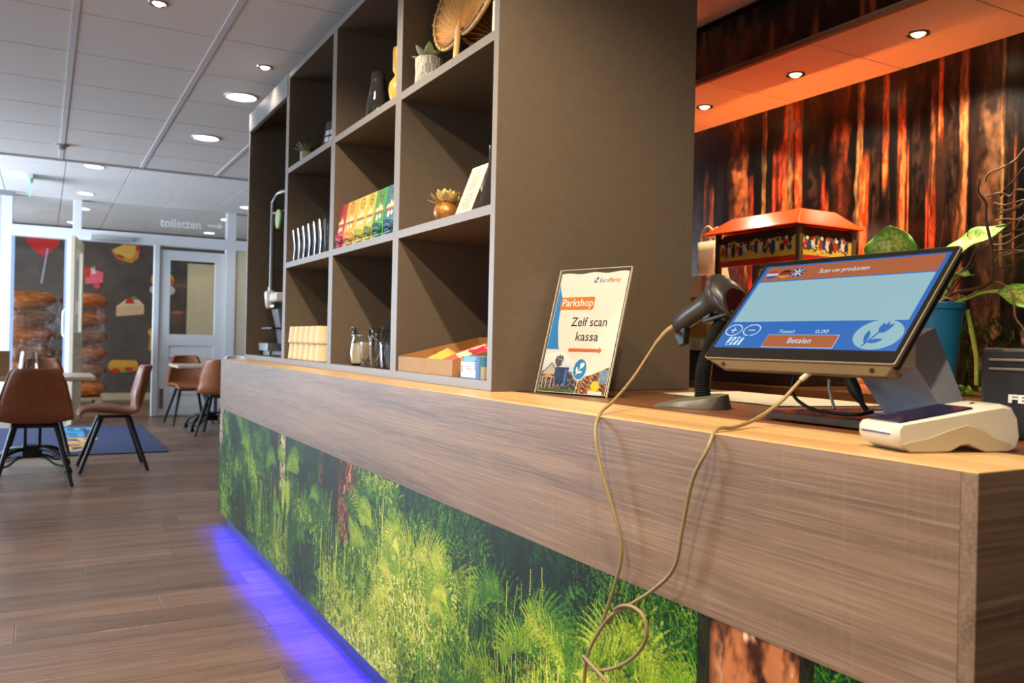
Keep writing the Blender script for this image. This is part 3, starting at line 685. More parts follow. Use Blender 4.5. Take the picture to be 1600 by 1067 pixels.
# ================================================================== THINGS ON THE SHELVES
leaf_m = M('succulent_green', (116, 138, 92), 0.55, var=0.22, scale=30)
leafpale_m = M('succulent_sage', (150, 160, 120), 0.55, var=0.2, scale=30)
def leaf_blade(mb, base, az, el, ln, wd, th=0.25, curl=0.3, n=6):
    """a fat leaf: lofted ellipses along a curving axis"""
    rings = []; p = Vector(base); d = Vector((math.cos(az)*math.cos(el), math.sin(az)*math.cos(el), math.sin(el)))
    side = Vector((-math.sin(az), math.cos(az), 0))
    for i in range(n+1):
        t = i/n; e = el-curl*t
        d = Vector((math.cos(az)*math.cos(e), math.sin(az)*math.cos(e), math.sin(e))); nn = d.cross(side)
        w_ = wd*max(0.06, math.sin(PI*min(0.98, 0.12+0.86*t))**0.8); h_ = w_*th
        rings.append([p+side*w_*math.cos(2*PI*k/8)+nn*h_*math.sin(2*PI*k/8) for k in range(8)]); p = p+d*ln/n
    mb.loft(rings)
def succulent(loc, label, potmat, r, h, leaves, lmat, ln, wd, el=(0.3, 1.2), pattern=False, lean=0.0):
    t = thing('succulent_pot', label, 'potted plant', loc)
    MB().lathe([(r*0.9, 0), (r, h*0.08), (r, h*0.96), (r*0.97, h), (r*0.88, h), (r*0.86, h*0.9), (0.001, h*0.9)], 28).build('pot', potmat, t, smooth=40)
    MB().lathe([(r*0.86, h*0.88), (r*0.86, h*0.915)], 20).build('soil', M('soil', (52, 38, 28), 0.9, var=0.3, scale=80, bump=0.4), t)
    for i in range(leaves):
        mb = MB(); a = i*2.399; q = i/leaves
        leaf_blade(mb, (r*0.4*(1-q)*math.cos(a), r*0.4*(1-q)*math.sin(a), h*0.9), a+random.uniform(-.2, .2), el[0]+(el[1]-el[0])*q, ln*random.uniform(0.8, 1.15), wd)
        mb.build('leaf', lmat, t, smooth=60)
    return t
cer_m = M('pale_ceramic', (196, 184, 160), 0.6, var=0.06, scale=20)
s1 = succulent((1.085, 4.03, ZR[2]), 'small green succulent in pale pot on upper shelf beside dark card', cer_m, 0.032, 0.06, 14, leaf_m, 0.062, 0.011, (0.5, 1.4))
pot2_m = M('grey_relief_pot', (170, 164, 150), 0.6, var=0.05, scale=30)
s2 = succulent((1.16, 2.66+0.09, ZR[2]), 'sage succulent in grey pot with hexagon relief by the wicker fan', pot2_m, 0.042, 0.085, 9, leafpale_m, 0.055, 0.016, (0.45, 1.35))
s2.location = (1.075, 2.545, ZR[2])
# hexagon relief lines on the pot
hx = M('relief_white', (216, 210, 196), 0.6, var=0.03); rr_ = 0.0425
for row in range(3):
    for c in range(8):
        a0 = 2*PI*(c+0.5*(row % 2))/8; zc = 0.012+row*0.030; pts = []
        for k in range(7):
            an = PI/6+k*PI/3; a = a0+math.cos(an)*0.30; z = zc+math.sin(an)*0.020
            pts.append((rr_*math.cos(a), rr_*math.sin(a), max(0.004, min(0.082, z))))
        MB().tube(pts, 0.0012, 5).build('relief_line', hx, s2)

# dark text card leaning at the divider
bk = thing('text_card', 'dark standing card with white lettering and red corner on upper shelf', 'card', mtx=frame((1.09, 3.82, ZR[2]), (0.25, -0.968, 0), (0.16, 0.04, 0.97)))
MB().prism([(p[0], p[1], -0.012) for p in rrect(0, 0.17, 0, 0.165, 0.006)], (0, 0, 0.012)).build('board', M('card_black', (40, 38, 37), 0.5, var=0.06), bk)
for i, ws in enumerate(((0.03, 0.022), (0.035, 0.025), (0.028, 0.034))):
    x = 0.012
    for w_ in ws: poly('faded_word', [(x, 0.10-0.032*i), (x+w_, 0.10-0.032*i), (x+w_*0.97, 0.122-0.032*i), (x+0.002, 0.122-0.032*i)], lett_m, bk, z=0.0005); x += w_+0.006
poly('red_corner', [(0.07, 0.14), (0.165, 0.14), (0.165, 0.16), (0.07, 0.16)], M('red_print', (190, 40, 44), 0.5, var=0.03), bk)

# smoked glass vases, candle, yellow figure
def glass_lathe(name, prof, th, mat, parent, n=32):
    inner = [(max(0.0005, r-th), z+(th if i == 0 else 0)) for i, (r, z) in enumerate(prof)]
    return MB().lathe([(0.0005, prof[0][1])]+prof+inner[::-1]+[(0.0005, inner[0][1])], n, cap=False).build(name, mat, parent, smooth=50)
v1 = thing('glass_vase', 'tall tapering smoked glass vase with candle on upper shelf', 'vase', (1.09, 3.06, ZR[2]))
glass_lathe('body', [(0.040, 0), (0.046, 0.02), (0.042, 0.07), (0.030, 0.13), (0.025, 0.172), (0.026, 0.178)], 0.002, smoke_m, v1)
cd = tag(MB().lathe([(0.022, 0), (0.022, 0.05), (0.018, 0.054), (0.001, 0.052)], 20, (1.09, 3.06, ZR[2]+0.004)).build('candle', M('candle_wax', (214, 190, 120), 0.5, var=0.04), smooth=40), 'short cream candle inside the tall smoked vase', 'candle')
yf = thing('bead_vase', 'mustard yellow stacked bead vase half hidden by divider', 'vase', (1.12, 2.925, ZR[2]))
MB().lathe([(0.022, 0), (0.026, 0.008), (0.022, 0.02), (0.034, 0.06), (0.038, 0.085), (0.034, 0.11), (0.017, 0.135), (0.015, 0.142), (0.023, 0.155), (0.024, 0.225), (0.022, 0.24), (0.001, 0.24)], 28).build('body', M('mustard_glaze', (206, 164, 66), 0.35, var=0.08, coat=0.3), yf, smooth=60)
v2 = thing('bottle_vase', 'dark smoked glass bottle vase with weighted base behind menu card', 'vase', (1.105, 2.125, ZR[1]))
glass_lathe('body', [(0.030, 0), (0.042, 0.010), (0.038, 0.045), (0.024, 0.10), (0.017, 0.14), (0.016, 0.185), (0.017, 0.188)], 0.003, smoke_m, v2)
MB().lathe([(0.027, 0.003), (0.037, 0.011), (0.035, 0.036), (0.001, 0.036)], 28).build('base_fill', M('grey_glass_base', (84, 88, 92), 0.2, var=0.1), v2, smooth=40)

# woven palm fan: pleated leaf disc with bound rim and stalk
fan_m = M('palm_straw', (222, 172, 104), 0.6, var=0.16, scale=50, stretch=(1, 1, 6)); fan2_m = M('palm_binding', (226, 182, 116), 0.6, var=0.12, scale=40)
def palm_fan(label, mtx, r, a0, a1, n=26):
    f = thing('palm_fan', label, 'fan', mtx=mtx)
    fr = lambda t: min(0.022+min(r, 1.85*r*max(0.0, math.sin(PI*(t-a0)/(a1-a0)))**1.1), 0.318/max(0.01, math.sin(t)) if math.sin(t) > 0 else 9)
    for i in range(n):
        a = a0+(a1-a0)*i/n; b = a0+(a1-a0)*(i+1)/n; m_ = (a+b)/2
        rad = lambda t: fr(t)
        p = [(0.02*math.cos(a), 0.02*math.sin(a), 0), (rad(a)*math.cos(a), rad(a)*math.sin(a), 0.0), (rad(m_)*math.cos(m_), rad(m_)*math.sin(m_), 0.016), (rad(b)*math.cos(b), rad(b)*math.sin(b), 0.0), (0.02*math.cos(b), 0.02*math.sin(b), 0), (0.02*math.cos(m_), 0.02*math.sin(m_), 0.004)]
        q = [(x, y, z-0.002) for x, y, z in p]
        MB().add(p+q, [(0, 1, 2, 5), (5, 2, 3, 4), (11, 8, 7, 6), (10, 9, 8, 11), (1, 7, 8, 2), (2, 8, 9, 3), (0, 6, 7, 1), (4, 3, 9, 10)]).build('pleat', fan_m, f)
    rim = [(fr(a0+(a1-a0)*k/40)*math.cos(a0+(a1-a0)*k/40), fr(a0+(a1-a0)*k/40)*math.sin(a0+(a1-a0)*k/40), 0.004) for k in range(41)]
    MB().tube(rim, 0.007, 8, flat=1.0).build('rim', fan2_m, f, smooth=60)
    inner = [(x*0.90, y*0.90, 0.012) for x, y, z in rim]
    MB().tube(inner, 0.003, 6).build('binding', M('palm_dark', (150, 104, 52), 0.6, var=0.1), f, smooth=60)
    am = PI/2
    MB().tube([(0.0, 0.035, 0.016), (0, 0, 0.014), (0.0, -0.085, 0.006)], [0.003, 0.010, 0.009], 8).build('stalk', fan2_m, f, smooth=60)
    return f
palm_fan('pleated straw palm fan leaning on the upper shelf', frame((1.085, 2.315, ZR[2]+0.098), (-0.09, -0.99, 0), (0.16, 0, 0.97)), 0.335, math.radians(-18), math.radians(198), 40)
palm_fan('second straw palm fan, edge on behind the first by the side panel', frame((1.19, 2.26, ZR[2]+0.09), (0.25, -0.96, 0), (0.16, 0.06, 0.97)), 0.24, math.radians(-20), math.radians(195), 28)
wb = thing('ceramic_holder', 'small white ribbed ceramic holder beside the fans', 'holder', (1.09, 2.055, ZR[2]))
MB().lathe([(0.030, 0), (0.032, 0.005), (0.030, 0.11), (0.027, 0.115), (0.024, 0.115), (0.024, 0.02), (0.001, 0.02)], 24).build('body', M('white_ceramic', (222, 216, 204), 0.4, var=0.03), wb, smooth=40)
for k in range(12): MB().tube([(0.0315*math.cos(k*PI/6), 0.0315*math.sin(k*PI/6), 0.008), (0.030*math.cos(k*PI/6), 0.030*math.sin(k*PI/6), 0.108)], 0.003, 5).build('rib', M('white_ceramic'), wb)

# copper pot with metal succulent
cp = thing('copper_succulent', 'golden succulent rosette in a round copper pot', 'ornament', (1.085, 2.40, ZR[1]))
cop_m = M('copper_glaze', (176, 116, 58), 0.35, metal=0.5, var=0.18, scale=20)
MB().lathe([(0.020, 0), (0.032, 0.006), (0.041, 0.026), (0.040, 0.044), (0.030, 0.060), (0.027, 0.061), (0.025, 0.055), (0.001, 0.055)], 28).build('pot', cop_m, cp, smooth=60)
gold_m = M('pale_gold_leaf', (206, 180, 116), 0.45, metal=0.25, var=0.15, scale=30)
for i in range(26):
    a = i*2.399; q = i/26.0; mb = MB()
    leaf_blade(mb, (0.012*math.cos(a), 0.012*math.sin(a), 0.056+0.012*q), a, 0.12+1.25*q, 0.058*(1-0.40*q), 0.014*(1-0.3*q), 0.16, -0.35)
    mb.build('leaf', gold_m, cp, smooth=60)

# folded menu card
mc = thing('menu_card', 'cream folded tent menu card on middle shelf', 'menu', mtx=frame((1.045, 2.255, ZR[1]+0.001), (0.0, -1, 0), (0.36, 0.0, 0.93)))
menu_m = M('cream_card', (206, 198, 164), 0.7, var=0.03)
MB().prism([(0, 0, 0), (0.105, 0, 0), (0.105, 0.155, 0), (0.0, 0.155, 0)], (0, 0, -0.0012)).build('front_leaf', menu_m, mc)
ml_m = M('menu_ink', (120, 112, 84), 0.7, var=0.05)
for i in range(17):
    if i in (2, 9): continue
    y = 0.14-i*0.0078; x = 0.008
    l_ = 0.07*random.uniform(0.6, 1.0) if i > 1 else 0.03
    poly('text_line', [(x+0.045-l_/2, y), (x+0.045+l_/2, y), (x+0.045+l_/2, y+0.0022), (x+0.045-l_/2, y+0.0022)], ml_m, mc, z=0.0005, thick=0.0004)
mb = MB(); R0 = []
for k in range(9):
    t = k/8; yy = 0.155*(1-t)+0.03*t; zz = -0.10*t**0.8
    R0.append([(0.004, yy, zz-0.0012), (0.101, yy, zz-0.0012)])
mb.add([p for r in R0 for p in r], [(2*k, 2*k+1, 2*k+3, 2*k+2) for k in range(8)])
o = mb.build('rear_leaf', menu_m, mc, smooth=60); sm = o.modifiers.new('thickness', 'SOLIDIFY'); sm.thickness = 0.001

# drinking glasses, two rows
glp = [(0.034, 0), (0.036, 0.004), (0.031, 0.06), (0.033, 0.10), (0.041, 0.155)]
g0 = thing('drinking_glass', 'x', 'glass', (1.09, 4.13, ZR[1]), group='drinking glasses on the middle shelf')
glass_lathe('bowl', glp, 0.0022, glass_m, g0, 20)
MB().lathe([(0.0335, 0.002), (0.034, 0.010), (0.001, 0.012)], 20).build('thick_base', glass_m, g0, smooth=40)
nm = ('first', 'second', 'third', 'fourth', 'fifth', 'sixth')
for r_ in range(2):
    for k in range(6):
        lb = '%s clear drinking glass from the left in the %s row' % (nm[k], ('front', 'rear')[r_])
        loc = (1.085+0.10*r_, 4.115-0.09*k, ZR[1])
        if r_ == 0 and k == 0: g0['label'] = lb; g0.location = loc
        else: dup(g0, loc, 0, lb)

# tea boxes with scooped opening, printed fronts
def tea_box(y0, y1, colr, dark, label, hgt=0.18):
    t = thing('tea_box', label, 'tea box', (1.042, (y0+y1)/2, ZR[1]), group='coloured tea boxes')
    wd = abs(y1-y0)-0.003; hw = wd/2; sl = 0.020; dp = 0.15
    cm = M('card_%d_%d_%d' % colr, colr, 0.4, var=0.06, scale=12, coat=0.15); dm = M('card_%d_%d_%d' % dark, dark, 0.5, var=0.05)
    b = MB(); pr = [(0, 0.055), (sl, hgt), (sl+0.06, hgt), (dp, hgt-0.01), (dp, 0), (0.03, 0), (0.0, 0.0)]
    b.prism([(x, -hw, z) for x, z in pr], (0, 2*hw, 0)).build('carton', cm, t, bevel=0.0015, seg=1)
    mt = frame((0, 0, 0.055), (0, -1, 0), (sl, 0, hgt-0.055)); hl = math.hypot(sl, hgt-0.055)
    # print: round badge, drawn mountain scene, white text band
    ptm = M('tea_print_cream', (232, 214, 150), 0.5, var=0.03); pth = M('tea_print_rust', (170, 90, 50), 0.5, var=0.04)
    badge = thing('front_print', None, None); badge.parent = t; badge.matrix_basis = mt; badge.empty_display_size = 0.01
    ringmesh('badge', 0, hl*0.78, min(0.022, hw*0.5), 0.004, pth, badge, z=0.0012)
    poly('badge_bar', [(-0.010, hl*0.765), (0.010, hl*0.765), (0.010, hl*0.795), (-0.010, hl*0.795)], dm, badge, z=0.0012)
    q = hw*0.8
    poly('scene', [(-q, hl*0.34), (-q*0.6, hl*0.46), (-q*0.3, hl*0.40), (0, hl*0.58), (q*0.25, hl*0.44), (q*0.55, hl*0.50), (q, hl*0.34)], ptm, badge, z=0.0012)
    poly('band', [(-q, hl*0.27), (q, hl*0.27), (q, hl*0.325), (-q, hl*0.325)], pth, badge, z=0.0012)
    poly('dot', disc(q*0.45, hl*0.17, 0.009, n=16), M('white_vinyl'), badge, z=0.0012)
    poly('dot', disc(-q*0.25, hl*0.15, 0.012, n=16), ptm, badge, z=0.0012)
    # scoop lip and tea bags showing in the opening
    rings = []
    for k in range(9):
        a = PI*k/8; rings.append([(-0.010*math.sin(a)-0.002, -hw*0.86*math.cos(a), 0.012+0.010*math.sin(a)), (-0.010*math.sin(a)-0.002, -hw*0.86*math.cos(a), 0.040+0.012*math.sin(a))])
    mb = MB().loft(rings, cap=False, closed=False); o = mb.build('scoop', dm, t, smooth=50); o.modifiers.new('thickness', 'SOLIDIFY').thickness = 0.002
    for k in range(3): MB().box(-0.009+0.001*k, -0.001, -hw*0.6+0.012*k, hw*0.35+0.010*k, 0.004+0.011*k, 0.012+0.011*k).build('tea_bag', cm, t, bevel=0.002, seg=1)
    return t
for y0, y1, c1, c2, lb in ((3.396, 3.305, (186, 44, 50), (150, 30, 36), 'red tea box at the left end of the row'),
                           (3.302, 3.170, (214, 170, 36), (196, 130, 24), 'golden yellow tea box next to the red one'),
                           (3.167, 3.052, (210, 188, 70), (150, 150, 30), 'lemon yellow tea box with dark badge'),
                           (3.048, 2.965, (186, 178, 62), (90, 110, 40), 'narrow yellow green tea box in the middle'),
                           (2.962, 2.850, (70, 142, 70), (24, 84, 60), 'green tea box beside the blue one'),
                           (2.845, 2.735, (54, 112, 128), (22, 70, 90), 'blue tea box at the right end beside the divider')):
    tea_box(y0, y1, c1, c2, lb)

# stacked cups
cup_m = M('cream_cup', (216, 200, 158), 0.55, var=0.03)
c0 = thing('paper_cup', 'x', 'cup', (1.10, 4.1, ZR[0]), group='upturned cups on the lower shelf')
glass_lathe('wall', [(0.046, 0), (0.048, 0.004), (0.047, 0.01), (0.040, 0.078)], 0.002, cup_m, c0, 20)
MB().lathe([(0.040, 0.074), (0.039, 0.078)], 20).build('bottom', cup_m, c0)
first = True
for tier in range(2):
    for r_ in range(2):
        for k in range(6):
            lb = 'upturned cream cup, %s from the left, %s tier, %s row' % (nm[k], ('lower', 'upper')[tier], ('front', 'rear')[r_])
            loc = (1.085+0.098*r_, 4.112-0.092*k, ZR[0]+0.0785*tier)
            if first: c0['label'] = lb; c0.location = loc; first = False
            else: dup(c0, loc, 0, lb)

# clip-top sugar jar
jr = thing('storage_jar', 'clip top glass jar filled with sugar', 'jar', (1.10, 3.205, ZR[0]))
glass_lathe('glass_body', [(0.040, 0), (0.048, 0.008), (0.050, 0.05), (0.046, 0.09), (0.040, 0.11), (0.040, 0.12)], 0.003, glass_m, jr)
MB().lathe([(0.036, 0.005), (0.044, 0.012), (0.046, 0.05), (0.043, 0.085), (0.001, 0.092)], 28).build('sugar', M('sugar', (238, 226, 184), 0.8, var=0.05, scale=200, bump=0.2), jr, smooth=40)
MB().lathe([(0.042, 0.122), (0.044, 0.127), (0.043, 0.138), (0.036, 0.145), (0.001, 0.146)], 28).build('lid', glass_m, jr, smooth=40)
MB().tube([(0.0425*math.cos(k*PI/16), 0.0425*math.sin(k*PI/16), 0.118) for k in range(33)], 0.0022, 6).build('wire_ring', steel_m, jr, smooth=50)
MB().tube(spline([(-0.043, 0, 0.11), (-0.051, 0, 0.125), (-0.047, 0, 0.14), (-0.04, 0, 0.148)], 5), 0.002, 6).build('clip', steel_m, jr, smooth=50)
jb = thing('lidded_jar', 'dark lidded glass jar behind the sugar jar', 'jar', (1.24, 3.24, ZR[0]))
glass_lathe('glass_body', [(0.05, 0), (0.055, 0.01), (0.055, 0.12), (0.047, 0.135)], 0.003, smoke_m, jb)
MB().lathe([(0.05, 0.136), (0.052, 0.14), (0.052, 0.155), (0.001, 0.157)], 24).build('lid', black_m, jb, smooth=40)
# glasses of spoons
def spoon(mb_parent, name, loc, az, lean, ln=0.135):
    d = Vector((math.cos(az)*math.sin(lean), math.sin(az)*math.sin(lean), math.cos(lean))); p0 = Vector(loc)
    s = thing(name, None, None); return d, p0
def spoons_in(glass_loc, n, label, gname, seed, h=0.092, r=0.042):
    g = thing('spoon_glass', gname, 'glass', glass_loc)
    glass_lathe('tumbler', [(r*0.86, 0), (r*0.9, 0.004), (r, h)], 0.0022, glass_m, g, 24)
    rnd = random.Random(seed)
    for i in range(n):
        a = rnd.uniform(0, 2*PI); rr = r*0.62; base = Vector((glass_loc[0]-math.cos(a)*rr*0.8, glass_loc[1]-math.sin(a)*rr*0.8, glass_loc[2]+0.006)); top = Vector((glass_loc[0]+math.cos(a)*rr*1.25, glass_loc[1]+math.sin(a)*rr*1.25, glass_loc[2]+rnd.uniform(0.125, 0.15)))
        up = rnd.random() < 0.45; d = (top-base).normalized()
        sp = thing('teaspoon', label % ('up' if up else 'down'), 'spoon', tuple(base), group='teaspoons in the glass on the lower shelf')
        L_ = (top-base).length; side = d.orthogonal().normalized(); nn = d.cross(side)
        prof = [(0.0, 0.006), (0.012, 0.0125), (0.026, 0.012), (0.036, 0.005), (0.05, 0.003), (L_-0.02, 0.0045), (L_, 0.005)]
        rings = [[d*(t if not up else L_-t)+side*w_*math.cos(2*PI*k/8)+nn*(0.0014+(0.003 if t < 0.03 else 0))*math.sin(2*PI*k/8) for k in range(8)] for t, w_ in prof]
        MB().loft(rings).build('spoon_body', chrome_m, sp, smooth=60)
spoons_in((1.085, 3.065, ZR[0]), 5, 'steel teaspoon, bowl %s, in the left tumbler', 'left glass tumbler with teaspoons beside sugar jar', 4)
spoons_in((1.085, 2.955, ZR[0]), 9, 'steel teaspoon, bowl %s, in the right tumbler', 'right glass tumbler crowded with teaspoons', 9, r=0.045)
gv = thing('short_tumbler', 'clear empty tumbler next to the divider by the spoons', 'glass', (1.085, 2.84, ZR[0]))
glass_lathe('wall', [(0.04, 0), (0.042, 0.004), (0.046, 0.085)], 0.0025, glass_m, gv, 24)

# carton tray with packets
kr = M('brown_card', (176, 124, 70), 0.7, var=0.1, scale=12); kro = M('brown_card_outer', (168, 138, 104), 0.7, var=0.08, scale=12)
tr = thing('carton_tray', 'brown carton display tray with low front', 'carton', (1.036, 2.445, ZR[0]))
def cbox(x0, x1, y0, y1, z0, z1): return MB().box(x0, x1, y0, y1, z0, z1)
cbox(0, 0.30, -0.215, 0.21, 0, 0.003).build('bottom', kr, tr)
cbox(0, 0.003, -0.215, 0.21, 0.003, 0.048).build('front_wall', kro, tr)
cbox(0.297, 0.30, -0.215, 0.21, 0.003, 0.118).build('back_wall', kr, tr)
for y in (-0.215, 0.207): MB().prism([(0.003, y, 0.003), (0.297, y, 0.003), (0.297, y, 0.118), (0.003, y, 0.050)], (0, 0.003, 0)).build('side_wall', kr, tr)
def packet(name, label, loc, rot, sx, sy, sz, m1, m2, words=None):
    t = thing(name, label, 'packet', loc); t.rotation_euler = rot
    n = 8; top = []; bot = []
    for j in range(n+1):
        for i in range(n+1):
            u = i/n*2-1; v = j/n*2-1; b = sz*(1-abs(u)**3)*(1-abs(v)**3)
            top.append((u*sx/2, v*sy/2, b+0.001+0.002*math.sin(u*9+v*5)*(1-abs(u)))); bot.append((u*sx/2, v*sy/2, -0.2*b))
    N_ = (n+1)**2; q = lambda i, j: j*(n+1)+i
    fs = [(q(i, j), q(i+1, j), q(i+1, j+1), q(i, j+1)) for i in range(n) for j in range(n)]
    MB().add(top+bot, fs+[tuple(N_+k for k in f[::-1]) for f in fs]).build('foil', m1, t, smooth=60)
    w_ = [(-sx*0.32, -sy*0.2), (sx*0.3, -sy*0.12), (sx*0.32, sy*0.18), (-sx*0.28, sy*0.22)]
    MB().prism([(x, y, sz*0.82) for x, y in w_], (0, 0, sz*0.22)).build('label_print', m2, t)
    return t
packet('snack_packet', 'yellow and cream snack packet in the carton tray', (1.15, 2.46, ZR[0]+0.026), (0.5, -0.3, 0.5), 0.13, 0.15, 0.012, M('packet_yellow', (226, 190, 92), 0.35, var=0.1), M('packet_cream', (226, 214, 178), 0.4, var=0.05))
packet('snack_packet', 'pink and orange swirled snack packet in the carton tray', (1.14, 2.29, ZR[0]+0.052), (0.25, -0.35, -0.1), 0.16, 0.17, 0.02, M('packet_pink', (206, 52, 84), 0.35, var=0.2, col2=(236, 120, 60), scale=9), M('packet_orange', (240, 206, 170), 0.4, var=0.05))
packet('snack_packet', 'second pink snack packet at the tray corner', (1.20, 2.255, ZR[0]+0.072), (0.2, -0.2, 0.5), 0.12, 0.13, 0.016, M('packet_pink2', (196, 46, 80), 0.35, var=0.15), M('packet_rose', (232, 150, 150), 0.4, var=0.05))
# small blue carton box in front
bb = thing('sachet_box', 'small blue and white sachet box beside the side panel', 'box', (1.060, 2.108, ZR[0]))
bl_m = M('box_blue', (92, 156, 190), 0.45, var=0.05); bwh = M('box_white', (226, 226, 222), 0.45, var=0.02); bdk = M('box_dark_blue', (44, 86, 160), 0.45, var=0.04)
MB().box(-0.025, 0.10, -0.055, 0.062, 0, 0.062).build('carton', bl_m, bb, bevel=0.001, seg=1)
MB().box(-0.02, 0.095, -0.0562, -0.055, 0.0, 0.034).build('pale_side', M('box_cream', (214, 200, 170), 0.5, var=0.04), bb)
fm = frame((-0.0252, 0.062, 0), (0, -1, 0), (0, 0, 1)); pl_ = thing('front_print', None, None); pl_.parent = bb; pl_.matrix_basis = fm
poly('panel', [(0.004, 0.004), (0.095, 0.004), (0.095, 0.046), (0.004, 0.046)], bwh, pl_, z=0.0004)
poly('stripe', [(0.096, 0.0), (0.117, 0.0), (0.117, 0.062), (0.096, 0.062)], bdk, pl_, z=0.0004)
text('lettering', 'S', 0.024, black_m, pl_, 0.006, 0.018, z=0.0008, bold=0.0006)
for k in range(4): poly('dark_mark', [(0.089, 0.046-0.007*k), (0.095, 0.046-0.007*k), (0.095, 0.050-0.007*k), (0.089, 0.050-0.007*k)], black_m, pl_, z=0.0008)
for k in range(2): poly('fine_print', [(0.03, 0.032-0.006*k), (0.07, 0.032-0.006*k), (0.07, 0.0335-0.006*k), (0.03, 0.0335-0.006*k)], black_m, pl_, z=0.0008)
poly('orange_mark', [(0.004, 0.048), (0.016, 0.048), (0.016, 0.06), (0.004, 0.06)], M('box_orange', (214, 110, 60), 0.5, var=0.03), pl_, z=0.0008)

# drinks machine in the tall bay
dm = thing('drinks_machine', 'black drinks machine with chrome rail in the tall bay', 'machine', (1.22, 4.79, ZR[0]))
MB().box(0.02, 0.40, -0.36, -0.02, 0.0, 0.92).build('housing', M('machine_black', (34, 34, 38), 0.35, var=0.05), dm, bevel=0.012)
MB().box(-0.10, 0.02, -0.30, 0.02, 0.0, 0.03).build('foot', black_m, dm, bevel=0.006)
MB().tube(spline([(-0.10, 0.06, 0.37), (-0.10, 0.06, 0.60), (-0.10, 0.06, 0.83), (-0.10, 0.045, 0.865), (-0.10, 0.0, 0.88), (-0.10, -0.10, 0.895), (-0.05, -0.2, 0.9), (0.03, -0.2, 0.9)], 6), 0.012, 10).build('rail', M('dull_steel', (120, 118, 116), 0.35, metal=0.8, var=0.05), dm, smooth=50)
MB().tube([(-0.10, 0.06, 0.80), (-0.02, -0.1, 0.815), (0.03, -0.15, 0.815)], 0.010, 8).build('rail_brace', steel_m, dm, smooth=50)
MB().box(-0.02, 0.02, -0.33, -0.06, 0.55, 0.80).build('display', M('machine_blue_panel', (62, 76, 108), 0.25, var=0.12, scale=8), dm, bevel=0.004)
mb = MB().lathe([(0.001, -0.008), (0.052, -0.006), (0.055, 0.0), (0.052, 0.006), (0.001, 0.008)], 24)
o = mb.build('round_badge', M('badge_green', (70, 170, 130), 0.4, var=0.3, scale=20, col2=(214, 200, 70)), dm, smooth=40, mtx=Matrix.Translation((-0.09, -0.03, 0.76)) @ Matrix.Rotation(PI/2, 4, 'Y'))
rings = [[(-0.10+a_*math.cos(2*PI*k/16), 0.075+b_*math.sin(2*PI*k/16), z) for k in range(16)] for a_, b_, z in ((0.018, 0.020, 0.265), (0.026, 0.034, 0.275), (0.034, 0.050, 0.345), (0.030, 0.046, 0.36), (0.014, 0.018, 0.365), (0.014, 0.018, 0.385))]
MB().loft(rings).build('spout', whitep_m, dm, smooth=50)
MB().box(-0.115, -0.02, -0.12, 0.055, 0.30, 0.35).build('spout_arm', whitep_m, dm, bevel=0.01)
MB().prism([(-0.10, 0.05, 0.26), (-0.10, -0.10, 0.26), (-0.06, -0.10, 0.03), (-0.06, 0.02, 0.03), (-0.08, 0.03, 0.16)], (0.10, 0, 0)).build('column', M('machine_grey', (86, 90, 98), 0.4, var=0.05), dm, bevel=0.006)
for k in range(3): poly('indicator', disc(0, 0, 0.006, n=10), M('white_led', (220, 235, 255), 0.4, emit=(210, 230, 255), estr=3.0), dm, mtx=Matrix.Translation((-0.117, -0.015-0.028*k, 0.275)) @ Matrix.Rotation(-PI/2, 4, 'Y'))
MB().box(-0.14, -0.06, -0.14, 0.10, 0.148, 0.156).build('drip_shelf', black_m, dm)
MB().prism([(-0.13, 0.21, 0.025), (-0.13, 0.0, 0.025), (-0.02, 0.0, 0.025), (-0.02, 0.21, 0.025)], (0, 0, 0.045)).build('drip_tray', M('tray_grey', (150, 156, 160), 0.3, metal=0.7, var=0.05), dm, bevel=0.003)
MB().box(-0.11, -0.03, 0.03, 0.18, 0.0, 0.025).build('tray_stand', M('tray_grey'), dm)

# ================================================================== THINGS ON THE COUNTER
# --- acrylic sign holder
sg = thing('sign_holder', 'acrylic counter sign pointing to the self scan till', 'sign', mtx=frame((1.137, 1.925, ZT+0.0005), (0.25308652, -0.96744365, 0), (0.26053953, 0.06815802, 0.96305433)))
SW, SH = 0.2425, 0.338
acr = M('acrylic', (250, 250, 250), 0.03, trans=1.0, ior=1.3, var=0.002)
MB().prism([(p[0], p[1], 0.0005) for p in rrect(0, SW, 0, SH, 0.003)], (0, 0, 0.0022)).build('front_sheet', pane_m, sg)
MB().box(0, SW, 0, SH, -0.0034, -0.0014).build('rear_sheet', pane_m, sg)
MB().box(-0.0012, 0.0, 0, SH, -0.003, 0.0025).box(SW, SW+0.0012, 0, SH, -0.003, 0.0025).box(0, SW, SH, SH+0.001, -0.003, 0.0025).build('polished_edge', M('acrylic_edge', (222, 214, 190), 0.2, var=0.02), sg)
Mi = sg.matrix_basis.to_3x3().inverted()
def wv(v): return tuple(Mi @ Vector(v))
ft = MB().add([wv(p) for p in ((-0.0, 0.0, 0.0005), (0.25308652*SW, -0.96744365*SW, 0.0005), (0.25308652*SW+0.075, -0.96744365*SW+0.02, 0.0005), (0.075, 0.02, 0.0005))], [(0, 1, 2, 3)]).build('foot', pane_m, sg)
ft.modifiers.new('thickness', 'SOLIDIFY').thickness = 0.002
pap = MB().prism([(0.006, 0.004, -0.0012), (SW-0.006, 0.004, -0.0012)]+[(SW-0.006-(SW-0.012)*k/12, SH-0.010+0.0022*math.sin(k*1.3), -0.0012) for k in range(13)], (0, 0, 0.0008)).build('paper_print', M('sign_paper', (220, 213, 196), 0.6, var=0.015), sg)
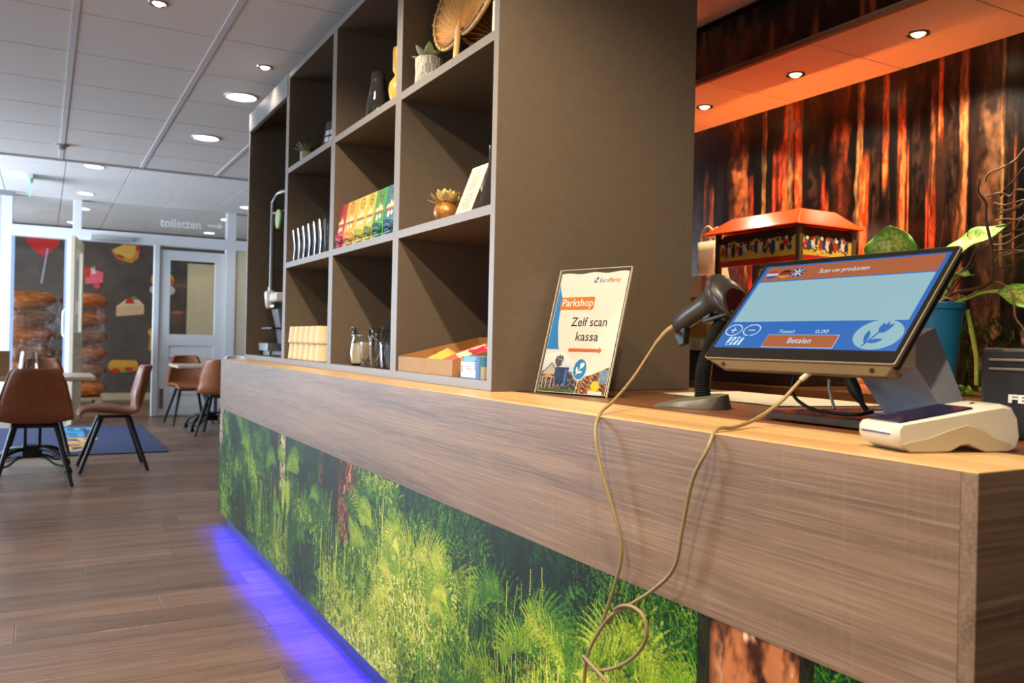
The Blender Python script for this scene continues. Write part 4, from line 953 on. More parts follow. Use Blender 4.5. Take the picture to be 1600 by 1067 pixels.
blue_m = M('ink_blue', (36, 126, 186), 0.5, var=0.02); org_m = M('ink_orange', (206, 116, 34), 0.5, var=0.02); navy_m = M('ink_navy', (44, 84, 140), 0.5, var=0.02)
inkd_m = M('ink_brown', (66, 44, 34), 0.5, var=0.02); red_m = M('ink_rust', (202, 98, 42), 0.5, var=0.02)
def arc(c, r, a0, a1, n=12): return [(c[0]+r[0]*math.cos(math.radians(a0+(a1-a0)*k/n)), c[1]+r[1]*math.sin(math.radians(a0+(a1-a0)*k/n))) for k in range(n+1)]
bz = lambda p0, p1, p2, n=10: [((1-t)**2*p0[0]+2*t*(1-t)*p1[0]+t*t*p2[0], (1-t)**2*p0[1]+2*t*(1-t)*p1[1]+t*t*p2[1]) for t in [k/n for k in range(n+1)]]
poly('blue_shape', bz((0.008, 0.300), (0.014, 0.278), (0.028, 0.258))+bz((0.046, 0.205), (0.030, 0.160), (0.0515, 0.119))+bz((0.0515, 0.119), (0.028, 0.118), (0.0075, 0.104)), blue_m, pap, z=-0.0002)
poly('white_swell', bz((0.030, 0.252), (0.020, 0.190), (0.0535, 0.119), 14)+[(0.07, 0.119), (0.07, 0.252)], M('sign_paper'), pap, z=-0.0001)
poly('orange_plate', rrect(0.024, 0.141, 0.227, 0.262, 0.006), org_m, pap, z=0.0)
text('lettering', 'Parkshop', 0.030, M('white_vinyl'), pap, 0.029, 0.2365, z=0.0003, fit=0.107, bold=0.0002)
text('lettering', 'Zelf scan', 0.034, inkd_m, pap, 0.076, 0.1825, z=0.0, fit=0.121, bold=0.0002)
text('lettering', 'kassa', 0.034, inkd_m, pap, 0.100, 0.1435, z=0.0, fit=0.076, bold=0.0002)
text('lettering', 'Euro', 0.0175, navy_m, pap, 0.1435, 0.3005, z=0.0, fit=0.030, shear=0.15)
text('lettering', 'Parcs', 0.0175, org_m, pap, 0.1745, 0.3005, z=0.0, fit=0.037, bold=0.0004, shear=0.1)
def tulip(parent, cx, cy, s, mat, z, nm='tulip'):
    tf = lambda P_: [(cx+x*s, cy+y*s) for x, y in P_]
    poly(nm+'_petals', tf(bz((0.02, 0.12), (-0.12, 0.35), (0.06, 0.62))+[(0.16, 0.50), (0.26, 0.70), (0.34, 0.50), (0.52, 0.58)]+bz((0.52, 0.58), (0.46, 0.18), (0.20, 0.08))), mat, parent, z=z)
    poly(nm+'_stem', tf([(-0.42, -0.62), (-0.36, -0.66), (0.12, 0.16), (0.06, 0.20)]), mat, parent, z=z)
    poly(nm+'_leaf', tf(bz((-0.34, -0.48), (-0.62, -0.10), (-0.42, 0.22))+bz((-0.42, 0.22), (-0.16, -0.08), (-0.34, -0.48))), mat, parent, z=z)
    poly(nm+'_leaf', tf(bz((-0.26, -0.40), (0.02, -0.14), (0.40, -0.26))+bz((0.40, -0.26), (0.08, -0.58), (-0.26, -0.40))), mat, parent, z=z)
tulip(pap, 0.133, 0.307, 0.014, navy_m, 0.0, 'logo')
poly('arrow', [(0.086, 0.1135), (0.188, 0.1135), (0.188, 0.108), (0.198, 0.118), (0.188, 0.128), (0.188, 0.1225), (0.086, 0.1225)], red_m, pap, z=0.0)
# the two photographs printed along the foot
def sign_photos():
    W, Hh = 150, 74; X, Yy = np.meshgrid(np.linspace(0.0075, SW-0.0075, W), np.linspace(0.0055, 0.119, Hh)); rs = np.random.RandomState(5)
    u = (X-0.0075)/(SW-0.015); v = Yy
    top = np.where(X < 0.139, 0.104+0.016*np.sin(np.clip((X-0.0075)/0.13, 0, 1)*PI*0.62)-0.055*np.clip((X-0.055)/0.085, 0, 1)**1.3, 0.046+0.030*np.clip((X-0.139)/0.09, 0, 1)**1.5)
    img = mix(np.broadcast_to(np.array((196., 204., 212.)), X.shape+(3,)), np.array((232., 226., 214.)), sst(0.05, 0.11, v))
    n = fbm(X*260, v*260, 4, 3); n2 = fbm(X*600, v*500, 7, 2)
    bld = mix(np.broadcast_to(np.array((62., 60., 70.)), X.shape+(3,)), np.array((150., 132., 118.)), sst(0.45, 0.7, n))
    m = (v < 0.058+0.004*n) & (X < 0.139); img[m] = bld[m]
    roof = (v < 0.084-np.abs(X-0.038)*1.05) & (v > 0.05); img[roof] = np.array((118., 98., 90.))
    roof2 = (v < 0.080-np.abs(X-0.038)*1.05) & (v > 0.052); img[roof2] = np.array((196., 178., 156.))
    tree = ((X-0.062)**2/0.014**2+(v-0.088)**2/0.017**2 < 0.6+0.8*n) & (n2 > 0.35); img[tree] = np.array((66., 60., 62.))
    dk = (np.abs(X-0.078) < 0.024) & (v < 0.072) & (v > 0.028); img[dk] = (np.array((58., 70., 100.))*(0.7+0.6*n[..., None]))[dk]
    por = (v < 0.052-np.abs(X-0.034)*0.35) & (v > 0.043) & (X < 0.062); img[por] = np.array((206., 150., 100.))
    for px_ in (0.016, 0.03, 0.046, 0.058): c = (np.abs(X-px_) < 0.0012) & (v < 0.044); img[c] = np.array((210., 176., 138.))
    ban = (np.abs(X-0.094) < 0.0035) & (v > 0.02) & (v < 0.066); img[ban] = np.array((70., 130., 200.))
    gr = (v < 0.014) & (X < 0.139); img[gr] = (np.array((90., 100., 60.))*(0.5+n2[..., None]))[gr]
    sh = X > 0.139
    c = np.array([(176, 60, 40), (206, 150, 60), (90, 110, 80), (210, 190, 170), (120, 60, 44), (70, 60, 60)], float)
    k = (np.floor((X*0.8+v)*260).astype(int)*7+np.floor(v/0.011).astype(int)*3) % 6; img[sh] = (c[k]*(0.5+0.8*n2[..., None]))[sh]
    shb = sh & (np.mod(v+0.35*(X-0.2), 0.0135) < 0.0028); img[shb] = np.array((140., 84., 60.))
    fr_ = (X > 0.205) & (v > 0.035) & (v < 0.07); img[fr_] = mix(np.broadcast_to(np.array((80., 96., 110.)), X.shape+(3,)), np.array((170., 186., 196.)), n)[fr_]
    fl_ = ((X-0.199)/0.014)**2+((v-0.026)/0.014)**2 < 0.7+0.5*n; img[fl_] = np.array((236., 190., 50.))
    wh = (X > 0.18) & (X < 0.225) & (v < 0.014); img[wh] = np.array((226., 214., 196.))
    dv = np.abs(X-(0.139+0.10*np.clip(v-0.03, -0.03, 0.03))) < 0.0011; img[dv] = np.array((236., 230., 216.))
    img[v > top] = np.array((220., 213., 196.))
    return np.stack([X, Yy, np.full_like(X, -0.0001)], -1), lin(np.clip(img, 0, 255))
P, rgb = sign_photos(); color_grid('photo_strip', P, rgb, print2_m, pap)
poly('emblem_rim', disc(0.139, 0.068, 0.0245, 0.030), M('sign_paper'), pap, z=0.0002)
poly('emblem', disc(0.139, 0.068, 0.021, 0.0265), blue_m, pap, z=0.0004)
tulip(pap, 0.139, 0.069, 0.026, M('white_vinyl'), 0.0006, 'emblem_tulip')

# --- scanner stand, scanner and its lead
ss = thing('scanner_stand', 'grey green gooseneck stand with wedge foot', 'stand', (1.23, 1.385, ZT))
gsm = M('dark_olive_plastic', (92, 88, 74), 0.4, var=0.06, scale=60)
oc = []
for k in range(28):
    a = 2*PI*k/28; x = 0.062*math.cos(a); y = 0.058*math.sin(a)
    if x < 0: x *= 1.62; y *= (1-0.55*(abs(x)/0.10)**2)
    oc.append((x, y))
fr2 = frame((0, 0.0, 0), (0.875, -0.484, 0), (0.484, 0.875, 0))
bot = [fr2 @ Vector((x, y, 0)) for x, y in oc]; mid = [fr2 @ Vector((x, y, 0.004)) for x, y in oc]; top = [fr2 @ Vector((x*0.9, y*0.85, 0.008+0.022*max(0, min(1, (x+0.10)/0.15)))) for x, y in oc]
MB().loft([bot, mid, top]).build('foot', gsm, ss, smooth=35)
neck = spline([(0.02, 0.02, 0.022), (0.028, 0.028, 0.075), (0.04, 0.022, 0.128), (0.045, 0.0, 0.168), (0.045, -0.022, 0.192)], 22)
rad = [0.0165+0.0018*(1 if (i % 2) else -1) for i in range(len(neck))]
MB().tube(neck, rad, 12).build('gooseneck', M('neck_black', (40, 39, 38), 0.35, metal=0.3, var=0.05), ss, smooth=15)
MB().tube([(0.045, -0.020, 0.188), (0.048, -0.028, 0.206)], [0.020, 0.017], 12).build('neck_cap', black_m, ss, smooth=40)
cr_ = MB()
cr_.prism([(0.022, -0.065, 0.200), (0.022, 0.030, 0.180), (0.022, 0.030, 0.190), (0.022, -0.065, 0.208)], (0.05, 0, 0))
cr_.build('cradle', black_m, ss, bevel=0.003)
sc = thing('barcode_scanner', 'dark handheld barcode scanner resting on the gooseneck stand', 'scanner', (1.28, 1.43, 1.16))
ax = [(0.10, -0.031, 0.015, 0.018), (0.095, -0.029, 0.019, 0.022), (0.05, -0.008, 0.021, 0.024), (0.0, 0.014, 0.023, 0.026), (-0.018, 0.023, 0.027, 0.030), (-0.034, 0.030, 0.036, 0.040), (-0.046, 0.033, 0.044, 0.050), (-0.060, 0.030, 0.046, 0.052), (-0.062, 0.029, 0.043, 0.049), (-0.080, 0.020, 0.045, 0.050), (-0.094, 0.012, 0.040, 0.042)]
dirv = Vector((0, 0.92, -0.39)).normalized(); upv = Vector((0, 0.39, 0.92)).normalized()
rings = [[Vector((0, y, z))+Vector((1, 0, 0))*a*math.cos(2*PI*k/20)+upv*b*math.sin(2*PI*k/20) for k in range(20)] for y, z, a, b in ax]
MB().loft(rings).build('body', M('scanner_grey', (50, 47, 43), 0.34, var=0.06, scale=120), sc, smooth=35)
MB().tube([(0, 0.094, -0.029), (0, 0.102, -0.032)], [0.0125, 0.0135], 12).build('tail_socket', black_m, sc)
c_ = Vector((0, -0.0955, 0.0115)); MB().loft([[c_+Vector((1, 0, 0))*0.036*math.cos(2*PI*k/20)*q+upv*0.038*math.sin(2*PI*k/20)*q-dirv*o_ for k in range(20)] for q, o_ in ((1, 0), (0.95, 0.002))]).build('window', M('scan_glass', (40, 12, 14), 0.08, var=0.05), sc)
MB().prism([(-0.007, 0.015, -0.012), (-0.007, -0.022, 0.002), (-0.007, -0.016, -0.014), (-0.007, 0.0, -0.024)], (0.014, 0, 0)).build('trigger', black_m, sc, bevel=0.002)
MB().prism([(-0.009, 0.10, -0.028), (-0.009, 0.062, -0.032), (-0.009, 0.066, -0.075), (-0.009, 0.082, -0.082), (-0.009, 0.098, -0.06)], (0.018, 0, 0)).build('tail_clip', black_m, sc, bevel=0.003)
MB().tube([(0, -0.030, 0.020+0.0275), (0, -0.024, 0.018+0.026)], [0.004, 0.004], 8).build('lamp_window', M('scan_led', (190, 176, 140), 0.3, var=0.05), sc)
lead_m = M('beige_lead', (150, 128, 84), 0.38, var=0.08, scale=40)
pA = [(1.28, 1.532, 1.128), (1.245, 1.538, 1.107), (1.18, 1.50, 1.066), (1.08, 1.43, 1.010), (0.97, 1.345, 0.970), (0.90, 1.285, 0.9545), (0.868, 1.255, 0.925), (0.862, 1.232, 0.875), (0.864, 1.205, 0.82), (0.868, 1.180, 0.765), (0.870, 1.172, 0.72), (0.868, 1.190, 0.66), (0.864, 1.218, 0.59), (0.862, 1.225, 0.575)]
pB = [(1.12, 0.985, 1.050), (1.105, 1.0, 1.030), (1.07, 1.015, 0.990), (1.02, 1.02, 0.963), (0.95, 0.995, 0.9545), (0.90, 0.978, 0.9545), (0.872, 0.968, 0.925), (0.864, 0.990, 0.876), (0.866, 1.012, 0.80), (0.866, 1.030, 0.735), (0.864, 1.075, 0.69), (0.862, 1.14, 0.645), (0.860, 1.185, 0.615), (0.860, 1.225, 0.57), (0.858, 1.252, 0.52), (0.858, 1.258, 0.46), (0.858, 1.25, 0.40)]
pC = [(0.866, 1.195, 0.60), (0.858, 1.165, 0.635), (0.852, 1.118, 0.652), (0.850, 1.082, 0.645), (0.850, 1.075, 0.615), (0.852, 1.10, 0.58), (0.856, 1.155, 0.54), (0.858, 1.215, 0.512), (0.862, 1.262, 0.505), (0.866, 1.275, 0.515), (0.852, 1.235, 0.520), (0.850, 1.165, 0.500), (0.852, 1.125, 0.465), (0.856, 1.10, 0.42)]
cb = thing('scanner_lead', 'thin beige scanner lead drooping in loops down the counter front', 'cable', (0.865, 1.18, 0.40))
for nmx, pth in (('lead', pA), ('lead', pB), ('lead_loop', pC)): MB().tube(spline(pth, 8), 0.0032, 8).build(nmx, lead_m, cb, base='world', smooth=60)
sr = spline([(1.28, 1.528, 1.131), (1.255, 1.538, 1.113), (1.21, 1.52, 1.084)], 10)
MB().tube(sr, [0.0062-0.0022*i/len(sr)+(0.0007 if i % 2 else 0) for i in range(len(sr))], 8).build('strain_relief', lead_m, cb, base='world', smooth=20)
MB().tube([(1.125, 0.98, 1.056), (1.103, 1.001, 1.028)], 0.0048, 10).build('plug_sleeve', M('lead_plug', (188, 178, 150), 0.4, var=0.05), cb, base='world', smooth=40)

# --- touch screen till
yaw_, til_ = -1.537, 0.715
rx = Vector((math.cos(yaw_), math.sin(yaw_), 0)); n0 = Vector((math.sin(yaw_), -math.cos(yaw_), 0)); uy = Vector((-n0.x*math.sin(til_), -n0.y*math.sin(til_), math.cos(til_)))
tm = thing('touch_till', 'self checkout touch screen till tilted back on a metal stand', 'till', (1.25, 1.02, ZT))
sm_ = frame((1.177-1.25, 1.026-1.02, 1.155-ZT), rx, uy)
MB().prism([(p[0], p[1], -0.0075) for p in rrect(-0.200, 0.200, -0.1255, 0.1255, 0.006)], (0, 0, 0.0068)).build('rim', silver_m, tm, bevel=0.0012, mtx=sm_)
MB().loft([[(p[0], p[1], z) for p in rrect(-0.200+i_, 0.200-i_, -0.1255+i_, 0.1255-i_, 0.006)] for z, i_ in ((-0.0076, 0.002), (-0.020, 0.004), (-0.030, 0.02), (-0.036, 0.05))]).build('rear_shell', M('till_dark', (34, 32, 31), 0.4, var=0.05), tm, mtx=sm_, smooth=30)
MB().prism([(p[0], p[1], -0.0018) for p in rrect(-0.1975, 0.1975, -0.1232, 0.1232, 0.004)], (0, 0, 0.0020)).build('bezel', M('bezel_black', (26, 24, 22), 0.12, var=0.04), tm, mtx=sm_)
MB().add([(-0.190, -0.1262, -0.004), (0.195, -0.1262, -0.004), (0.178, -0.134, -0.020), (-0.150, -0.134, -0.020), (-0.165, -0.128, -0.034), (0.190, -0.128, -0.034), (0.195, -0.118, -0.034), (-0.190, -0.118, -0.034)], [(0, 1, 2, 3), (3, 2, 5, 4), (4, 5, 6, 7), (0, 3, 4, 7), (1, 6, 5, 2), (0, 7, 6, 1)]).build('chin', silver_m, tm, mtx=sm_, bevel=0.001, seg=1)
for x in (-0.165, 0.170): MB().lathe([(0.004, 0), (0.004, 0.001)], 12).build('screw', black_m, tm, mtx=sm_ @ Matrix.Translation((x*0.93, -0.1305, -0.0115)) @ Matrix.Rotation(1.1, 4, 'X'))
scr = thing('screen', None, None); scr.parent = tm; scr.matrix_basis = sm_
def lit(name, c, s=0.62): return M(name, (6, 6, 7), 0.25, emit=c, estr=s*1.45, var=0.01)
sblue = lit('screen_blue', (28, 100, 180)); slite = lit('screen_pale', (150, 190, 200), 0.55); sor = lit('screen_rust', (168, 92, 54), 0.6); stx = lit('screen_text', (196, 222, 230), 0.6)
poly('display', [(-0.190, -0.100), (0.190, -0.100), (0.190, 0.111), (-0.190, 0.111)], sblue, scr, z=0.0006)
poly('top_bar', [(-0.180, 0.070), (0.183, 0.070), (0.183, 0.107), (-0.180, 0.107)], sor, scr, z=0.0009)
poly('list_panel', [(-0.182, -0.036), (0.182, -0.036), (0.182, 0.067), (-0.182, 0.067)], slite, scr, z=0.0009)
poly('pay_button_edge', [(-0.076, -0.0975), (0.0745, -0.0975), (0.0745, -0.068), (-0.076, -0.068)], stx, scr, z=0.0009)
poly('pay_button', [(-0.0752, -0.0967), (0.0737, -0.0967), (0.0737, -0.0688), (-0.0752, -0.0688)], sor, scr, z=0.0012)
text('lettering', 'Betalen', 0.018, stx, scr, -0.025, -0.088, z=0.0016, fit=0.049)
text('lettering', 'Totaal:', 0.0115, stx, scr, -0.057, -0.0645, z=0.0012, fit=0.036)
text('lettering', '0,00', 0.0115, stx, scr, 0.022, -0.0645, z=0.0012, fit=0.026)
text('lettering', 'Scan uw producten', 0.0155, stx, scr, -0.052, 0.083, z=0.0013, fit=0.104)
for cx, mn in ((-0.1655, '+'), (-0.1215, '-')):
    ringmesh('button_ring', cx, -0.0575, 0.020, 0.0022, stx, scr, z=0.0013, ry=0.0145)
    poly('button_bar', [(cx-0.0075, -0.0585), (cx+0.0075, -0.0585), (cx+0.0075, -0.0565), (cx-0.0075, -0.0565)], stx, scr, z=0.0013)
    if mn == '+': poly('button_bar', [(cx-0.0012, -0.064), (cx+0.0012, -0.064), (cx+0.0012, -0.051), (cx-0.0012, -0.051)], stx, scr, z=0.0014)
for k in range(4): poly('icon_stripe', [(-0.166+0.010*k, -0.094), (-0.160+0.010*k, -0.094), (-0.157+0.010*k, -0.074), (-0.163+0.010*k, -0.074)], stx, scr, z=0.0013)
poly('icon_stroke', [(-0.172, -0.095), (-0.170, -0.0965), (-0.118, -0.071), (-0.120, -0.0695)], sblue, scr, z=0.0016)
def flag(cx, bands, name):
    n = len(bands); R_ = (0.0145, 0.0105)
    for i, c in enumerate(bands):
        t0, t1 = 1-2*i/n, 1-2*(i+1)/n; pts = []
        for k in range(9): t = t0+(t1-t0)*k/8; pts.append((cx+R_[0]*math.sqrt(max(0, 1-t*t)), 0.0868+R_[1]*t))
        for k in range(9): t = t1+(t0-t1)*k/8; pts.append((cx-R_[0]*math.sqrt(max(0, 1-t*t)), 0.0868+R_[1]*t))
        poly('flag_band', pts, lit('flag_%d_%d_%d' % c, c, 0.5), scr, z=0.0014)
flag(-0.1614, [(176, 58, 48), (200, 206, 214), (44, 84, 160)], 'nl'); flag(-0.131, [(40, 32, 32), (168, 44, 34), (206, 160, 50)], 'de')
poly('flag_band', disc(-0.1015, 0.088, 0.0155, 0.0115), lit('flag_navy', (44, 62, 130), 0.5), scr, z=0.0014)
for a_ in (0, PI/2, 0.62, -0.62):
    dx, dy = math.cos(a_)*0.0145, math.sin(a_)*(0.0110 if a_ else 1); nx, ny = -math.sin(a_)*0.0011, math.cos(a_)*0.0011
    if a_ in (0.62, -0.62): dx, dy = dx*0.9, math.copysign(0.0075, a_)
    poly('flag_cross', [(-0.1015+dx+nx, 0.088+dy+ny), (-0.1015-dx+nx, 0.088-dy+ny), (-0.1015-dx-nx, 0.088-dy-ny), (-0.1015+dx-nx, 0.088+dy-ny)], stx, scr, z=0.0016)
poly('flag_cross', [(-0.115, 0.0873), (-0.088, 0.0873), (-0.088, 0.0887), (-0.115, 0.0887)], lit('flag_red', (170, 50, 60), 0.5), scr, z=0.0019)
poly('logo_disc', disc(0.1440, -0.067, 0.0430, 0.0315, 48), slite, scr, z=0.0012)
tulip(scr, 0.142, -0.067, 0.040, sblue, 0.0016, 'logo')
# stand: slanted plate, foot plate
std = M('stand_metal', (186, 190, 202), 0.42, metal=0.25, var=0.04, scale=80)
def P3(x, y, z): return (x-1.25, y-1.02, z-ZT)
MB().prism([P3(1.325, 0.885, 0.968), P3(1.335, 0.885, 0.968), P3(1.385, 0.885, 0.968), P3(1.285, 0.885, 1.12), P3(1.235, 0.885, 1.10), P3(1.235, 0.885, 1.055)], (0, 0.125, 0)).build('neck', std, tm, bevel=0.002)
MB().box(1.30-1.25, 1.42-1.25, 0.865-1.02, 1.03-1.02, 0.017, 0.020).build('neck_flange', std, tm, bevel=0.001)
MB().prism([P3(p[0], p[1], ZT+0.003) for p in rrect(1.150, 1.43, 0.80, 1.135, 0.012)], (0, 0, 0.0135)).build('foot_plate', M('foot_dark', (44, 43, 46), 0.22, var=0.05, coat=0.3), tm, bevel=0.002)
# wires under the till
def wire(label, pts, r, mat, name='power_lead'):
    a = np.array(pts); t = thing(name, label, 'cable', (float(a[:, 0].mean()), float(a[:, 1].mean()), float(a[:, 2].min())))
    MB().tube(spline(pts, 8), r, 8).build('lead', mat, t, base='world', smooth=60); return t
cable_m = M('black_cable', (20, 19, 19), 0.4, var=0.05); pale_c = M('pale_cable', (190, 182, 158), 0.45, var=0.05)
wire('black cable curving in front of the till foot', [(1.19, 1.075, 1.06), (1.18, 1.085, 1.03), (1.172, 1.08, 0.998), (1.175, 1.045, 0.977), (1.185, 1.0, 0.9715), (1.20, 0.965, 0.9715), (1.225, 0.955, 0.977)], 0.0032, cable_m)
w2 = wire('thick black plug lead hanging at the till stand', [(1.215, 1.01, 1.075), (1.215, 1.0, 1.04), (1.225, 0.985, 1.0), (1.235, 0.975, 0.977)], 0.0045, cable_m)
MB().tube([(1.215, 1.003, 1.045), (1.222, 0.990, 1.012), (1.228, 0.982, 0.992)], [0.010, 0.011, 0.006], 10).build('plug', black_m, w2, base='world', smooth=50)
wire('pale thin cable looping under the screen', [(1.20, 1.09, 1.07), (1.22, 1.075, 1.045), (1.24, 1.045, 1.035), (1.24, 1.01, 1.05), (1.225, 1.0, 1.07)], 0.0026, pale_c)
wire('second black cable sagging behind the screen', [(1.23, 1.10, 1.075), (1.24, 1.085, 1.035), (1.25, 1.05, 1.018), (1.245, 1.01, 1.03), (1.23, 0.99, 1.06)], 0.0022, cable_m)
wire('pale cable tail with tag under the screen', [(1.24, 1.06, 1.026), (1.235, 1.055, 1.012), (1.225, 1.04, 0.99), (1.22, 1.03, 0.975)], 0.0028, pale_c)
wire('pale cable running off behind the stand', [(1.40, 0.93, 0.998), (1.43, 0.925, 0.985), (1.45, 0.915, 0.968), (1.47, 0.895, 0.954), (1.50, 0.86, 0.9532)], 0.0030, pale_c)
wire('thin dark cable running off behind the stand', [(1.405, 0.935, 1.003), (1.44, 0.932, 0.993), (1.465, 0.915, 0.974), (1.485, 0.895, 0.956), (1.52, 0.86, 0.9525)], 0.0022, cable_m)
# loose papers
for pts, lb, z in (([(1.47, 1.78), (1.43, 1.36), (1.72, 1.30), (1.76, 1.74)], 'top sheet of paper behind the scanner stand', 0.0016), ([(1.49, 1.83), (1.47, 1.40), (1.77, 1.42), (1.79, 1.86)], 'lower sheet of paper under the top sheet', 0.0004)):
    tag(MB().prism([(x, y, ZT+z) for x, y in pts], (0, 0, 0.0010)).build('paper_sheet', paper_m), lb, 'paper', 'sheets of paper on the counter')
tag(MB().prism([(x, y, 0.968+0.0002) for x, y in ((1.24, 0.84), (1.30, 0.82), (1.33, 0.87), (1.27, 0.885))], (0, 0, 0.0006)).build('paper_slip', paper_m), 'small paper slip lying on the till foot', 'paper')

# --- card payment terminal
ang = math.radians(-16)
ctm = thing('card_terminal', 'white handheld card payment terminal with dark screen', 'card terminal', (0.950, 0.705, ZT), ang)
ctm.scale = (0.95, 1, 1)
wt_m = M('terminal_white', (206, 200, 182), 0.28, var=0.02, coat=0.2)
prof = [(0.0, 0.018), (0.004, 0.010), (0.022, 0.001), (0.060, 0.0005), (0.085, 0.002), (0.100, 0.009), (0.112, 0.011), (0.126, 0.006), (0.140, 0.001), (0.178, 0.0005), (0.196, 0.006), (0.200, 0.018), (0.196, 0.046), (0.186, 0.060), (0.172, 0.063), (0.150, 0.060), (0.005, 0.036), (0.0, 0.030)]
ctw = 0.082
def tsec(y, ins): 
    cx, cz = 0.1, 0.032
    return [(cx+(x-cx)*(1-ins*0.35), y, max(0.0004, cz+(z-cz)*(1-ins))) for x, z in prof]
MB().loft([tsec(0, 0.16), tsec(0.004, 0.05), tsec(0.012, 0.0), tsec(ctw-0.012, 0.0), tsec(ctw-0.004, 0.05), tsec(ctw, 0.16)]).build('body', wt_m, ctm, smooth=40)
sl_ = frame((0.012, 0.0, 0.0378), (0.145, 0, 0.024), (0, 1, 0))
poly('screen', rrect(0.0, 0.118, 0.009, ctw-0.009, 0.003), M('terminal_screen', (24, 24, 40), 0.06, var=0.5, scale=20, emit=(60, 56, 130), estr=0.08), ctm, z=0.0012, thick=0.002, mtx=sl_)
poly('camera_dot', disc(0.145, ctw/2, 0.004, 0.002), black_m, ctm, z=0.0009, thick=0.001, mtx=sl_)
MB().box(-0.0012, 0.004, 0.012, ctw-0.012, 0.0225, 0.0245).build('card_slot', black_m, ctm)
bs = M('terminal_shell', (196, 182, 152), 0.25, var=0.04, metal=0.15)
low = [(0.008, 0.012), (0.022, 0.0011), (0.06, 0.0006), (0.085, 0.0021), (0.100, 0.0091), (0.112, 0.0111), (0.126, 0.0061), (0.140, 0.0011), (0.176, 0.0006), (0.193, 0.007), (0.178, 0.014), (0.155, 0.020), (0.135, 0.031), (0.110, 0.037), (0.085, 0.031), (0.05, 0.020), (0.02, 0.015)]
MB().prism([(x, -0.0012, max(0.0002, z)) for x, z in low], (0, 0.006, 0)).build('grip_shell', bs, ctm, bevel=0.0015, seg=1)
lbm = M('label_grey', (120, 116, 108), 0.6, var=0.05); fl_mx = frame((0, -0.0, 0), (1, 0, 0), (0, 0, 1))
for i, (x0, x1, z0) in enumerate(((0.172, 0.182, 0.031), (0.170, 0.185, 0.027), (0.172, 0.187, 0.044))):
    MB().box(x0, x1, 0.0010, 0.0030, z0, z0+0.0012).build('label_line', lbm, ctm)

# --- receipt printer and glass on it
rp = thing('receipt_printer', 'black receipt printer lettered FE at the right edge', 'printer', (1.37, 0.715, ZT))
MB().box(-0.085, 0.09, -0.095, 0.092, 0.0, 0.138).build('casing', M('printer_black', (32, 29, 27), 0.45, var=0.08, scale=120, bump=0.03), rp, bevel=0.005)
for z in (0.118, 0.104): MB().box(-0.0875, -0.083, -0.09, 0.078, z, z+0.004).build('slot_lip', M('printer_lip', (112, 104, 94), 0.35, var=0.04), rp, bevel=0.001)
MB().box(-0.0858, -0.083, -0.09, 0.080, 0.109, 0.116).build('paper_slot', M('slot_black', (8, 8, 8), 0.6), rp)
text('lettering', 'FE', 0.0165, M('white_vinyl'), rp, 0, 0, bold=0.0007, fit=0.030, mtx=frame((-0.0856, 0.048, 0.056), (0, -1, 0), (0, 0, 1)))
gt = thing('water_glass', 'low clear glass standing on the receipt printer', 'glass', (1.36, 0.745, ZT+0.1385))
glass_lathe('tumbler', [(0.036, 0), (0.038, 0.003), (0.040, 0.026)], 0.002, glass_m, gt, 28)

# ================================================================== BACK COUNTER THINGS
ZK = 0.9305
# --- popcorn cabinet with red hipped roof
pc = thing('popcorn_cabinet', 'popcorn cabinet with red roof and yellow picture frieze', 'popcorn machine', (2.80, 2.61, ZK))
px0, px1, py0, py1 = 2.62-2.80, 2.93-2.80, 2.40-2.61, 2.86-2.61
pz = lambda z: z-ZK
redroof = M('red_roof', (232, 74, 18), 0.2, var=0.04, coat=0.3); pfr = M('cabinet_frame', (116, 92, 58), 0.35, metal=0.4, var=0.06); pdk = M('cabinet_dark', (52, 34, 24), 0.4, var=0.06)
e0 = [(px0-0.04, py0-0.03, pz(1.572)), (px1+0.03, py0-0.03, pz(1.572)), (px1+0.03, py1+0.07, pz(1.572)), (px0-0.04, py1+0.07, pz(1.572))]
e1 = [(px0-0.04, py0-0.03, pz(1.578)), (px1+0.03, py0-0.03, pz(1.578)), (px1+0.03, py1+0.07, pz(1.578)), (px0-0.04, py1+0.07, pz(1.578))]
e2 = [(px0+0.06, py0+0.05, pz(1.652)), (px1-0.05, py0+0.05, pz(1.652)), (px1-0.05, py1-0.02, pz(1.652)), (px0+0.06, py1-0.02, pz(1.652))]
MB().loft([e0, e1, e2]).build('roof', redroof, pc, bevel=0.002, seg=1)
for x, y in ((px0, py0), (px1, py0), (px0, py1), (px1, py1)): MB().box(x-0.011, x+0.011, y-0.011, y+0.011, pz(1.06), pz(1.574)).build('post', pfr if (x, y) == (px0, py0) or (x, y) == (px1, py0) else pdk, pc, bevel=0.001, seg=1)
MB().box(px0-0.012, px1+0.012, py0-0.012, py1+0.012, 0.0, pz(1.06)).build('base', M('cabinet_base', (46, 32, 24), 0.35, var=0.08), pc, bevel=0.004)
yel = M('frieze_yellow', (224, 182, 70), 0.4, var=0.08); redt = M('frieze_red', (196, 44, 26), 0.4, var=0.05)
